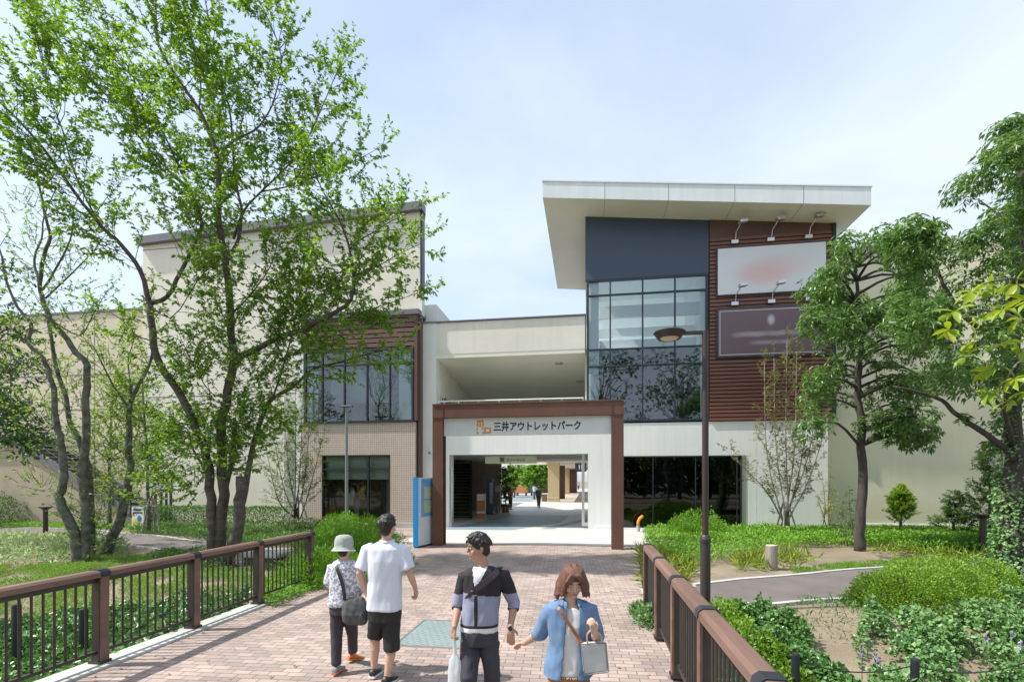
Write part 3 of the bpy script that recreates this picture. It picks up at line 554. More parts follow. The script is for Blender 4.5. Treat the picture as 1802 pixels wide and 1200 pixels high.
d = d.normalized(); ln = (pc-pbb).length
def onface(a, b, z0, z1, m, name, t=.008, o=0.):
    g = MB(); p = pbb+d*ln*a-n*(t+o); q = pbb+d*ln*b-n*(t+o); quadbox(g, p, q, t, z0, z1); return g.build(name, m, ip)
onface(.16, .9, .98, HP-.04, M['map_blue'], 'map_poster')
for z0 in (1.55, 1.1): onface(.3, .76, z0, z0+.4, M['map_in'], 'map', .004, .008)
# ------------------------------------------------------------------ railings
def fence(name, X, ys_, label, side):
    t = thing(name, (X, (ys_[0]+ys_[-1])/2, .035), label, 'railing'); H = 1.1
    post = None
    for i, y in enumerate(ys_):
        z0 = .035
        g = MB(); g.box(X-.05, X+.05, y-.055, y+.055, z0, H-.05); g.box(X-.085, X+.085, y-.07, y+.07, z0, z0+.03); p = g.build('post', M['post_black'], t)
        g = MB(); g.box(X+side*.05, X+side*.072, y-.05, y+.05, z0+.03, H-.05); g.build('wood_face', M['rail_brown'], p)
        g = MB(); g.tube([(X-.09, y, H-.045), (X-.07, y, H-.0), (X-.0, y, H+.018), (X+.07, y, H-.0), (X+.09, y, H-.045)], .0, 4); g = MB()
        g.prism([(X-.095, H-.06), (X-.085, H-.005), (X-.05, H+.022), (X+.05, H+.022), (X+.085, H-.005), (X+.095, H-.06)], y-.055, y+.055); g.build('cap', M['dark_metal'], p)
    for i in range(len(ys_)-1):
        a, b = ys_[i]+.055, ys_[i+1]-.055
        g = MB(); g.prism([(X-.085, H-.065), (X-.078, H-.012), (X-.045, H+.012), (X+.045, H+.012), (X+.078, H-.012), (X+.085, H-.065)], a, b); g.build('handrail', M['rail_brown'], t)
        for q0_, q1_ in ((H-.13, H-.066), (.15, .185)): g = MB(); g.box(X-.02, X+.02, a, b, q0_, q1_); g.build('rail', M['post_black'], t)
        nb = max(3, round((b-a)/.112))
        for k in range(1, nb): y = a+(b-a)*k/nb; g = MB(); g.cyl((X, y, .185), (X, y, H-.13), .0125, n=8); g.build('baluster', M['post_black'], t)
    return t
fence('bridge_railing', -5.62, [.6, 2.05, 3.5, 4.93, 6.3, 7.7, 9.3], 'dark railing with brown handrail on the left side of the brick path', 1)
fence('bridge_railing', .96, [-1.4, 0, 1.4, 2.78, 4.2, 5.53, 6.85, 8.25], 'dark railing with brown handrail on the right side of the brick path', -1)
# ------------------------------------------------------------------ street lamps
sl_ = thing('street_lamp', (1.93, 8.5, -.02), 'brown street lamp with a flat round head beside the right railing', 'street lamp')
lx, ly = 1.93, 8.6; dlt = lambda px, py: dp(px, py, 8.06)
zb1 = dlt(1229, 950).z; zt1 = dlt(1229, 578).z
g = MB(); g.cyl((lx, ly, -.1), (lx, ly, zb1), .082, n=20); g.build('pole_base', M['post_lamp'] if 'post_lamp' in M else M['post_black'], sl_, smooth=False)
g = MB(); g.lathe([(.09, -.05), (.092, 0), (.075, .05), (.06, .07)], (lx, ly, zb1), 20); g.build('collar', M['post_black'], sl_)
M['lamp_brown'] = pm('lamp_brown', (.042, .028, .026), .4, .06)
g = MB(); g.cyl((lx, ly, zb1), (lx, ly, zt1), .052, n=20); g.build('pole', M['lamp_brown'], sl_)
g = MB(); g.bar((lx+.05, ly, zt1-.02), (dlt(1182, 580).x+.2, ly, zt1-.02), .06, .05); g.build('arm', M['lamp_brown'], sl_)
hx, hz = dlt(1182, 580).x, zt1-.02
g = MB(); g.lathe([(.17, -.07), (.185, -.085), (.245, .0), (.262, .02), (.25, .035), (.12, .06), (.0, .065)], (hx, ly, hz), 32); g.build('lamp_shade', M['lamp_brown'], sl_, smooth=False)
g = MB(); g.lathe([(.0, -.095), (.13, -.09), (.15, -.07)], (hx, ly, hz), 28); g.build('diffuser', pm('lamp_diffuser', (.62, .62, .5), .4, .02), sl_)
q = fp(610, 845, 19.6); s2 = thing('street_lamp', (q.x, 19.6, 0), 'slim grey lamp post with a flat crossbar head in front of the tiled shopfront', 'street lamp')
zt2 = fp(610, 716, 19.6).z
g = MB(); g.cyl((q.x, 19.6, 0), (q.x, 19.6, zt2), .07, .055, n=14); g.build('pole', pm('grey_pole', (.23, .25, .26), .4, .05), s2)
g = MB(); g.box(q.x-.28, q.x+.28, 19.5, 19.7, zt2, zt2+.06); g.build('lamp_head', M['grey_trim'], s2, bevel=.015)
# ------------------------------------------------------------------ small street things
g = MB(); cs = [gp(705, 1133), gp(800, 1137), gp(812, 1100), gp(735, 1092)]
mc = thing('access_cover', (-2.05, 6.4, 0), 'large grey-green metal access cover set in the brick path', 'access cover')
x0, x1, y0, y1 = -2.47, -1.62, 6.12, 7.25
g.box(x0, x1, y0, y1, -.02, .012)
M['cover'] = brickmat('cover_plate', (.26, .33, .33), (.23, .30, .30), (.12, .15, .15), .12, .06, .006, .5, .55, 'xy', .5, .1, R(20)); g.build('plate', M['cover'], mc)
g = MB(); w = .03
g.box(x0-w, x1+w, y0-w, y0, -.02, .016); g.box(x0-w, x1+w, y1, y1+w, -.02, .016); g.box(x0-w, x0, y0, y1, -.02, .016); g.box(x1, x1+w, y0, y1, -.02, .016); g.build('frame', M['silver'], mc)
def bollard(x, y, h, r, label, z=None):
    z = hgt(x, y) if z is None else z
    g = MB(); g.lathe([(r, -.2), (r, h-.03), (r*.9, h-.005), (r*.6, h)], (x, y, z), 14); o = g.build('bollard', M['dark_metal'], None, smooth=False); tag(o, label, 'bollard', 'low dark rope bollards'); return Vector((x, y, z+h))
bl = []
for px, py, d, lab in ((1400, 1148, 6.0, 'short dark rope bollard in the ivy close to the right railing'), (1610, 1158, 5.9, 'short dark rope bollard in bare soil at the lower right'),(1815, 1150, 6.0, 'short dark rope bollard at the right edge by the violet flowers')):
    p = dp(px, py, d); z = hgt(p.x, p.y); bl.append(bollard(p.x, p.y, p.z-z, .045, lab, z))
g = MB()
for i in range(2):
    a, b = bl[i]-Vector((0, 0, .08)), bl[i+1]-Vector((0, 0, .08)); g.tube([a.lerp(b, t/8)+Vector((0, 0, -.12*4*(t/8)*(1-t/8))) for t in range(9)], .008, 6)
tag(g.build('rope', M['black'], None), 'thin dark rope sagging between the rope bollards on the right', 'rope')
for px, py, d, lab in ((285, 1079, 8.0, 'short dark bollard seen through the left railing, rightmost of three'), (147, 1070, 7.2, 'short dark bollard seen through the left railing, middle of three'), (29, 1062, 7.0, 'short dark bollard seen through the left railing, leftmost of three')):
    p = dp(px, py, d); z = hgt(p.x, p.y); bollard(p.x, p.y, p.z-z, .055, lab, z)
def garden_light(p, h, label, m):
    t = thing('garden_light', p, label, 'garden light'); g = MB(); g.cyl(p-Vector((0, 0, .1)), p+Vector((0, 0, h-.12)), .085, n=14); g.build('post', m, t)
    g = MB(); g.lathe([(.09, h-.12), (.16, h-.06), (.23, h-.03), (.23, h), (.0, h+.01)], p, 20); g.build('cap', m, t)
p = gp(1730, 975); garden_light(p, 1.17, 'brown mushroom-topped garden light near the ivy-covered trunk', M['lamp_brown'])
p = gp(80, 938); garden_light(p, 1.08, 'dark mushroom-topped garden light beside the left asphalt path', M['post_black'])
# felled tree stump post
p = gp(1357, 1000); t = thing('cut_log', p, 'pale grey sawn log standing upright on the mulch by the right path', 'log')
g = MB(); g.tube([p+Vector((0, 0, -.1)), p+Vector((.0, 0, .02)), p+Vector((.0, 0, .3)), p+Vector((.01, 0, .555))], [.16, .15, .138, .135], 18); g.build('bark', pm('grey_bark', (.33, .29, .25), .9, .15, 3, .5, 20, stretch=(3, 3, .4)), t)
g = MB(); g.cyl(p+Vector((.01, 0, .555)), p+Vector((.01, 0, .575)), .125, n=18); g.build('cut_face', pm('cut_wood', (.62, .52, .40), .8, .1, 8), t)
# orange hose bib
p = gp(1123, 936); t = thing('orange_pipe', p, 'short grey standpipe with an orange elbow in front of the dark shop window', 'pipe')
g = MB(); g.cyl(p, p+Vector((0, 0, .28)), .075, n=14); g.build('sleeve', M['silver'], t)
g = MB(); g.tube([p+Vector((0, 0, .25)), p+Vector((0, 0, .42)), p+Vector((.06, 0, .56)), p+Vector((.2, 0, .68))], [.06, .06, .065, .065], 12); g.build('elbow', M['orange_ink'], t, smooth=True)
# small plant label
p = gp(1197, 1012); t = thing('plant_label', p, 'small black plant label on a stake beside the brown street lamp', 'label')
g = MB(); g.cyl(p-Vector((0, 0, .1)), p+Vector((0, 0, .16)), .008, n=6); g.build('stake', M['black'], t); g = MB(); g.bar(p+Vector((-.075, 0, .2)), p+Vector((.085, .02, .2)), .02, .1); g.build('plate', M['black'], t)
g = MB(); g.bar(p+Vector((-.06, -.012, .2)), p+Vector((.07, .008, .2)), .005, .035); g.build('writing', M['silver'], t)
# notice board on the left lawn
p = gp(243, 932); t = thing('notice_sign', p, 'white notice placard with a small yellow and blue picture by the left path', 'notice')
g = MB(); k = 22.3/866
g.box(p.x-.26, p.x-.24, p.y, p.y+.03, -.05, .9); g.box(p.x+.23, p.x+.25, p.y, p.y+.03, -.05, .9); g.build('stake', M['silver'], t)
g = MB(); g.box(p.x-.3, p.x+.3, p.y-.02, p.y, .1, 1.0); g.build('board', M['white'], t)
g = MB(); g.box(p.x-.22, p.x+.18, p.y-.026, p.y-.02, .84, .92); g.box(p.x-.22, p.x+.24, p.y-.026, p.y-.02, .72, .78); g.build('heading', M['ink'], t)
g = MB(); g.ball((p.x-.08, p.y-.024, .36), .19, .006, .14); g.build('yellow_shape', pm('yellow_ink', (.75, .65, .12), .5, .1), t)
g = MB(); g.ball((p.x+.08, p.y-.03, .5), .1, .006, .13); g.build('blue_shape', M['blue'], t)
# camera on the pier, wall socket
p = fp(758, 795, FY); t = thing('security_camera', (p.x, p.y, p.z), 'small security camera on the pale pier left of the portal', 'camera')
g = MB(); g.box(p.x-.07, p.x+.07, FY-.06, FY, p.z-.1, p.z+.1); g.build('mount', M['white'], t); g = MB(); g.bar((p.x, FY-.06, p.z-.02), (p.x+.02, FY-.3, p.z-.06), .09, .09); g.build('housing', M['silver'], t); g = MB(); g.cyl((p.x+.02, FY-.3, p.z-.06), (p.x+.022, FY-.32, p.z-.063), .035, n=10); g.build('lens', M['black'], t)
# stone plinth behind the left railing
p = gp(470, 1003, -.1); t = thing('stone_plinth', p, 'low stone plinth with pale top behind the left railing', 'plinth'); x, y = p.x, p.y
g = MB(); g.box(x-.42, x+.42, y-.3, y+.3, -.3, .26); g.build('base', pm('dark_stone', (.09, .08, .08), .7, .15), t, bevel=.02); g = MB(); g.box(x-.5, x+.5, y-.36, y+.36, .26, .36); g.build('slab', M['concrete'], t, bevel=.02)
# ------------------------------------------------------------------ outside staircase at the far left
SY = 19.6
st = thing('outdoor_staircase', (-22, SY+.7, 0), 'dark steel outdoor staircase running down along the beige building on the left', 'staircase')
P0 = fp(20, 765, SY); P1 = fp(262, 905, SY); P1.z = .05
mst = M['grey_trim']
n = 22
for yy in (SY, SY+1.5):
    g = MB(); g.prism([(P0.x, P0.z-.45), (P0.x, P0.z), (P1.x, P1.z+.25), (P1.x, P1.z-.05)], yy, yy+.05); g.build('stringer', M['dark_stair'] if 'dark_stair' in M else mst, st)
g = MB()
for i in range(n):
    a = P0.lerp(P1, (i+.5)/n); g.box(a.x-.2, a.x+.2, SY+.05, SY+1.5, a.z-.02, a.z+.02)
g.build('tread_flight', pm('stair_grey', (.3, .31, .34), .6, .05), st)
g = MB(); g.box(P0.x-9, P0.x, SY-.1, SY+2.1, P0.z-.3, P0.z); g.build('landing', mst, st)
for i in range(9):
    a = P0.lerp(P1, i/8); g = MB(); g.cyl((a.x, SY-.02, a.z-.1), (a.x, SY-.02, a.z+1.1), .025, n=8); g.build('post', M['post_black'], st)
g = MB()
for hh in (1.1, .75, .4): g.tube([P0+Vector((-9, -.02, hh)), P0+Vector((0, -.02, hh)), P1+Vector((0, -.02, hh))], .02, 6)
g.build('handrail', M['post_black'], st)
g = MB(); g.prism([(P0.x-9, 0), (P0.x-9, P0.z-.3), (P0.x, P0.z-.45), (P1.x-.3, .1), (P1.x-.3, 0)], SY+.1, SY+1.4); g.build('side_wall', pm('stair_wall', (.43, .37, .27), .8, .06, 2), st)
gr = thing('steel_gate', fp(290, 900, 20.4), 'dark vertical bar gate at the foot of the outdoor staircase', 'gate')
for px in (273, 283, 292, 300):
    q = fp(px, 845, 20.4); g = MB(); g.box(q.x-.04, q.x+.04, 20.38, 20.46, 0, 1.5+.25*(px > 280)); g.build('bar', M['dark_metal'], gr)
# ------------------------------------------------------------------ inside the passage and the courtyard behind
def Q(px, py): return gp(px, py, .02)
def lean(g):
    g.v = [(x-(y-27.4)*.24, y, z) for x, y, z in g.v]; return g
esc = thing('escalator', (-7.2, 27.5, 0), 'dark escalator with yellow step edges rising inside the left of the passage', 'escalator')
ex0, ex1 = -7.95, -6.55; ey = 27.4
g = MB(); 
for i in range(17): g.box(ex0+.12, ex1-.12, ey+i*.34, ey+(i+1)*.34+.2, max(0, i*.2-.1), .12+i*.2)
lean(g).build('step_flight', pm('escalator_step', (.05, .055, .05), .4, .1), esc)
g = MB()
for i in range(17): g.box(ex0+.13, ex1-.13, ey+i*.34-.008, ey+i*.34, .095+i*.2, .118+i*.2)
lean(g).build('step_edges', pm('yellow_edge', (.5, .45, .08), .5, .05), esc)
for xx in (ex0, ex1-.1):
    g = MB(); g.prism([(ey-.6, 0), (ey-.6, .9), (ey, .95), (ey+5.8, 4.4), (ey+5.8, 3.4), (ey, 0)], xx, xx+.1, 'x'); lean(g).build('balustrade', M['black'], esc)
def kiosk(name, px, py, w, h, dpth, m, label, cat, extra=None):
    p = Q(px, py); t = thing(name, p, label, cat); g = MB(); g.box(p.x-w/2, p.x+w/2, p.y, p.y+dpth, 0.02, h); g.build('body', m, t, bevel=.01)
    for (a, b, c, d_, mm, nm) in (extra or []):
        g = MB(); g.box(p.x-w/2+a*w, p.x-w/2+b*w, p.y-.012, p.y-.001, c*h, d_*h); g.build(nm, mm, t)
    return t
M['orange_p'] = pm('orange_panel', (.62, .24, .10), .5, .04); M['blue_p'] = pm('faded_blue_panel', (.10, .18, .34), .5, .05)
kiosk('sign_stand', 846, 912, .48, 1.42, .3, M['orange_p'], 'orange and white sign stand beside the escalator foot', 'sign stand', [(0.05, .95, .72, .97, M['white'], 'notice'), (0, 1, .22, .3, M['white'], 'stripe')])
kiosk('banner_panel', 861, 905, .42, 2.25, .2, M['blue_p'], 'tall faded blue banner panel behind the orange sign stand', 'banner', [(.55, 1, .3, .9, M['silver'], 'pale_side')])
kiosk('poster_panel', 875, 904, .36, 1.9, .2, pm('poster_grey', (.30, .27, .25), .6, .2, 6), 'narrow grey poster panel right of the blue banner', 'poster', [(.1, .9, .75, .95, M['room'], 'poster')])
bn = Q(885, 905); t = thing('low_barrier', bn, 'low white tubular barrier at the foot of the potted tree', 'barrier')
for i in range(5): g = MB(); g.cyl((bn.x-.5+i*.22, bn.y-.05, .02), (bn.x-.5+i*.22, bn.y-.05, .5), .02, n=6); g.build('post', M['white'], t)
g = MB(); g.tube([(bn.x-.55, bn.y-.05, .08), (bn.x+.45, bn.y-.05, .08)], .025, 6); g.build('rail', M['white'], t)
M['col'] = pm('tan_column', (.46, .38, .22), .7, .04)
def column(px0, px1, py, h, label):
    a, b = Q(px0, py), Q(px1, py); t = thing('passage_column', ((a.x+b.x)/2, a.y, 0), label, 'column', 'columns along the passage'); g = MB(); g.box(a.x, b.x, a.y, a.y+(b.x-a.x), 0, h); g.build('shaft', M['col'], t)
    g = MB(); g.box(a.x-.02, b.x+.02, a.y-.02, a.y, .4, .46); g.build('band', M['room'], t); return a, b
column(964, 984, 882.5, 4.1, 'nearest tan square column along the passage'); column(991.5, 1002, 869, 4.3, 'second tan square column along the passage'); 
g = MB(); p = Q(985, 877); g.box(p.x, p.x+.6, p.y, p.y+.4, 0, 3.9); tag(g.build('dark_pillar', M['louvre_panel'], None), 'dark brown pillar just behind the nearest tan column', 'pillar')
can = thing('courtyard_canopy', (-1, 60, 0), 'cream canopy beams over the covered walk beyond the passage', 'canopy')
g = MB(); g.box(-4.3, 5, 47.5, 95, 4.1, 4.5); g.build('roof', M['cream'], can); g = MB(); g.box(-14, -4.0, 49.6, 50.0, 3.75, 4.3); g.build('beam', M['cream'], can)
g = MB(); g.box(3.2, 3.5, 46, 95, 0, 4.1); g.build('shop_wall', M['room'], can)
far = thing('courtyard_building', (-15, 88, 0), 'pale building with dark openings on the far side of the courtyard', 'building')
g = MB(); g.box(-32, -2, 84, 92, 0, 4.2); g.build('lower_wall', M['louvre_panel'], far); g = MB(); g.box(-33, -1, 82, 93, 4.2, 5.6); g.box(-33, -1, 82.5, 93, 6.4, 11); g.build('deck_band', M['white_wall'], far)
# toy train
p = Q(918, 872); tr = thing('toy_train', p, 'small red and orange children ride train in the courtyard', 'train'); x, y = p.x, p.y
g = MB(); g.box(x-.8, x+.8, y, y+1.6, .35, 1.5); g.build('cab', M['orange_p'], tr, bevel=.05); M['red'] = pm('red_paint', (.5, .03, .03), .4, .05)
g = MB(); 
for a in (-.75, .7): g.box(x+a, x+a+.1, y, y+.1, 1.5, 2.4)
g.box(x-.05, x+.05, y, y+.1, 1.5, 2.4); g.box(x-.8, x+.8, y, y+1.6, 2.4, 2.55); g.box(x-.5, x+.4, y+.2, y+1.4, 2.55, 2.75); g.build('roof', M['red'], tr)
g = MB(); g.box(x+.95, x+2.3, y+2, y+5.0, .35, 1.3); g.build('wagon', M['teal'], tr, bevel=.05); g = MB(); g.box(x+.95, x+2.3, y+2, y+5, 2.2, 2.4); g.box(x+.95, x+1.05, y+2, y+2.1, 1.3, 2.2); g.build('wagon_roof', M['blue_p'], tr)
for a, b in ((-.7, .2), (.5, .2), (1.05, 2.2), (2.0, 2.2)): g = MB(); g.cyl((x+a, y+b, .28), (x+a+.2, y+b, .28), .28, n=12); g.build('wheel', M['black'], tr)
kiosk('wooden_crate', 958, 882, .5, .75, .5, M['rail_brown'], 'small brown litter box left of the nearest tan column', 'box')
sg = thing('shop_sign', (-.6, 40, 2.5), 'dark hanging shop sign with pale letters under the passage ceiling', 'sign'); q = fp(1022, 822, 40)
g = MB(); g.box(q.x-.45, q.x+.45, 40, 40.1, q.z-.35, q.z+.35); g.build('board', M['ink'], sg); g = MB(); g.box(q.x-.15, q.x-.08, 39.98, 40, q.z-.15, q.z+.2); g.box(q.x+.03, q.x+.1, 39.98, 40, q.z-.15, q.z+.2); g.build('letters', M['room'], sg)
# ------------------------------------------------------------------ leaves, trees, shrubs, ground cover
rng = np.random.default_rng(7)
def unit(a): return a/np.maximum(np.linalg.norm(a, axis=1, keepdims=True), 1e-6)
def leaves_mesh(P, D, Nn, Ln, W, fold=.18, six=False):
    n = len(P); D = unit(D); S = unit(np.cross(D, Nn)); Nn = unit(np.cross(S, D)); Ln = Ln.reshape(-1, 1); W = W.reshape(-1, 1)
    if six:
        V = np.stack([P, P+D*Ln*.3+S*W*.42+Nn*W*fold, P+D*Ln*.68+S*W*.4+Nn*W*fold-Nn*Ln*.04, P+D*Ln-Nn*Ln*.16, P+D*Ln*.68-S*W*.4+Nn*W*fold-Nn*Ln*.04, P+D*Ln*.3-S*W*.42+Nn*W*fold, P+D*Ln*.5], 1); k = 7
        F = np.array([[0, 1, 6], [1, 2, 6], [2, 3, 6], [3, 4, 6], [4, 5, 6], [5, 0, 6]])
    else:
        V = np.stack([P, P+D*Ln*.45+S*W*.5+Nn*W*fold, P+D*Ln-Nn*Ln*.1, P+D*Ln*.45-S*W*.5+Nn*W*fold], 1); k = 4
        F = np.array([[0, 1, 2], [0, 2, 3]])
    f = (np.arange(n)[:, None, None]*k+F[None]).reshape(-1, 3)
    me = bpy.data.meshes.new('leaves'); me.vertices.add(n*k); me.vertices.foreach_set('co', V.astype(np.float32).ravel())
    me.loops.add(len(f)*3); me.loops.foreach_set('vertex_index', f.astype(np.int32).ravel()); me.polygons.add(len(f)); me.polygons.foreach_set('loop_start', np.arange(0, len(f)*3, 3, dtype=np.int32))
    try: me.polygons.foreach_set('loop_total', np.full(len(f), 3, dtype=np.int32))
    except Exception: pass
    me.update(); return me
def catmull(pts, k=4):
    pts = [Vector(p) for p in pts]
    if len(pts) < 3: return pts
    q = [pts[0]*2-pts[1]]+pts+[pts[-1]*2-pts[-2]]; o = []
    for i in range(1, len(q)-2):
        for j in range(k):
            t = j/k; a, b, c, d = q[i-1:i+3]; o.append(.5*((2*b)+(c-a)*t+(2*a-5*b+4*c-d)*t*t+(3*b-a-3*c+d)*t**3))
    return o+[pts[-1]]
class Tree:
    def __init__(s, seed, L0=.1, W0=.045, per=.055, lenv=.3): s.r = random.Random(seed); s.wood = MB(); s.P = []; s.D = []; s.L0, s.W0, s.per = L0, W0, per; s.lv = []; s.n = []
    def limb(s, pix, d, r0, r1=.02, dend=None, world=False, n=7, k=3):
        """pix: picture directions met at depths going from d to dend"""
        m = len(pix)
        pts = pix if world else [dp(p[0], p[1], (p[2] if len(p) > 2 else d+((dend if dend is not None else d)-d)*i/(m-1))) for i, p in enumerate(pix)]
        pts = catmull(pts, k); m = len(pts); rad = [r0+(r1-r0)*(i/(m-1))**.8 for i in range(m)]
        for i in range(1, m-1): pts[i] = pts[i]+Vector((s.r.gauss(0, 1), s.r.gauss(0, 1), 0))*rad[i]*.15
        s.wood.tube(pts, rad, n); return pts, rad
    def twig(s, p, d, ln, r0, lvl, droop=0., up=.25, leafy=1., sub=3, side=.7, lsc=1.):
        r = s.r; k = 5 if lvl else 4; pts = [p.copy()]; d = d.normalized()
        for i in range(k):
            d = (d+Vector((r.gauss(0, .13), r.gauss(0, .13), r.gauss(0, .1)+(up-droop)*.22))).normalized(); pts.append(pts[-1]+d*ln/k)
        s.wood.tube(pts, [r0*(1-.75*i/k) for i in range(k+1)], 3 if r0 < .012 else 5, caps=False)
        if lvl:
            for j in range(sub):
                t = (j+.8+r.random()*.5)/(sub+.8); i = min(int(t*k), k-1); q = pts[i].lerp(pts[i+1], t*k-i) if t < 1 else pts[-1]
                dd = (pts[i+1]-pts[i]).normalized(); a = r.uniform(0, 2*math.pi); o = dd.orthogonal().normalized(); o = Matrix.Rotation(a, 3, dd) @ o
                s.twig(q, dd*.75+o*side, ln*r.uniform(.35, .6), r0*.5, lvl-1, droop, up, leafy, sub, side, lsc)
        n = int(ln*leafy/s.per)
        for j in range(n):
            t = r.uniform(.18, 1.03) if not lvl else r.uniform(.4, 1.02)
            i = min(int(min(t, .999)*k), k-1); q = pts[i].lerp(pts[i+1], t*k-i); dd = (pts[i+1]-pts[i]).normalized()
            o = Vector((r.gauss(0, 1), r.gauss(0, 1), r.gauss(0, .5)))
            s.P.append(tuple(q)); s.D.append(tuple(dd*.5+o*.6+Vector((0, 0, -.35-droop)))); s.lv.append(lsc*r.uniform(.65, 1.2))
    def dress(s, pts, rad, gap, ln, t0=.25, up=.4, droop=0., r0=.014, lvl=1, leafy=1., sub=3, bias=None, lsc=1., spread=1.):
        tot = 0.; nxt = 0.; L_ = sum((pts[i+1]-pts[i]).length for i in range(len(pts)-1))
        for i in range(len(pts)-1):
            seg = (pts[i+1]-pts[i]); l = seg.length
            while nxt < tot+l:
                f = nxt/L_
                if f >= t0:
                    q = pts[i].lerp(pts[i+1], (nxt-tot)/l); dd = seg.normalized(); o = Matrix.Rotation(s.r.uniform(0, 6.28), 3, dd) @ dd.orthogonal().normalized()
                    if bias: o = (o+Vector(bias)).normalized()
                    k = s.r.uniform(.6, 1.15)*(1-.45*max(0, f-.5)*2*.6)
                    s.twig(q, dd*.7+o*.9*spread, ln*k, min(r0, rad[i]*.7), lvl, droop, up, leafy, sub, lsc=lsc)
                nxt += gap*s.r.uniform(.6, 1.4)
            tot += l
        s.twig(pts[-1], (pts[-1]-pts[-2]), ln*.8, min(r0, rad[-1]), lvl, droop, up, leafy, sub, lsc=lsc)
    def clump(s, c, rad, n, origin, lt=.35, leafy=1., up=.2, droop=.1, r0=.01, flat=.75, lsc=1.):
        """a rounded bunch of twigs round c, growing outwards from origin"""
        r = s.r; c = Vector(c)
        for i in range(n):
            v = Vector((r.gauss(0, 1), r.gauss(0, 1), r.gauss(0, 1))).normalized()*(r.random()**.45)*rad; v.z *= flat
            p = c+v; d = v.normalized()*.8+(p-Vector(origin)).normalized()*.6+Vector((0, 0, .2))
            s.twig(p-d.normalized()*lt*.5, d, lt*r.uniform(.6, 1.3), r0, 0, droop, up, leafy, lsc=lsc)
    def whorl(s, c, rad, n, k=8, flat=.8, ls=1.):
        r = s.r; c = Vector(c)
        for i in range(n):
            v = Vector((r.gauss(0, 1), r.gauss(0, 1), r.gauss(0, 1))).normalized()*(r.random()**.4)*rad; v.z *= flat; p = c+v; ax = (v.normalized()+Vector((0, 0, .5))).normalized()
            for j in range(k):
                o = Matrix.Rotation(6.28*j/k+r.uniform(-.3, .3), 3, ax) @ ax.orthogonal().normalized()
                s.P.append(tuple(p+ax*r.uniform(-.08, .05))); s.D.append(tuple(ax*r.uniform(0, .6)+o-Vector((0, 0, .45)))); s.lv.append(ls*r.uniform(.7, 1.15))
    def finish(s, name, label, cat, base, wood_m, leaf_m, group=None, six=False, fold=.18):
        t = thing(name, base, label, cat, group); s.wood.build('trunk', wood_m, t, smooth=True)
        if s.P:
            P = np.array(s.P); D = np.array(s.D); k = np.array(s.lv); Nn = rng.normal(size=P.shape)*.55+np.array([0, 0, 1.]); me = leaves_mesh(P, D, Nn, s.L0*k, s.W0*k, fold, six)
            link_mesh('crown', me, t, leaf_m)
        return t
M['bark'] = pm('cherry_bark', (.16, .135, .115), .9, .2, 4, .9, 25, stretch=(1.2, 1.2, 2.2), col2=(.055, .042, .036), detail=8)
M['bark_grey'] = pm('grey_green_bark', (.21, .215, .185), .9, .25, 4, .8, 25, stretch=(1.5, 1.5, 1.6), col2=(.05, .045, .038), detail=8)
M['bark_dark'] = pm('dark_bark', (.075, .062, .058), .9, .2, 4, .6, 25, stretch=(2, 2, .6))
M['leaf_cherry'] = leafmat('cherry_leaf', (.085, .205, .03), (.25, .42, .06), .52, .4, (.42, .40, .08))
M['leaf_fresh'] = leafmat('fresh_leaf', (.16, .30, .03), (.32, .46, .06), .5, .45)
M['leaf_ever'] = leafmat('evergreen_leaf', (.055, .145, .04), (.19, .32, .085), .35, .3)
M['leaf_chest'] = leafmat('chestnut_leaf', (.15, .29, .03), (.38, .45, .05), .4, .4, (.55, .48, .07))
M['leaf_dark'] = leafmat('dark_leaf', (.03, .10, .025), (.10, .22, .045), .35, .45)
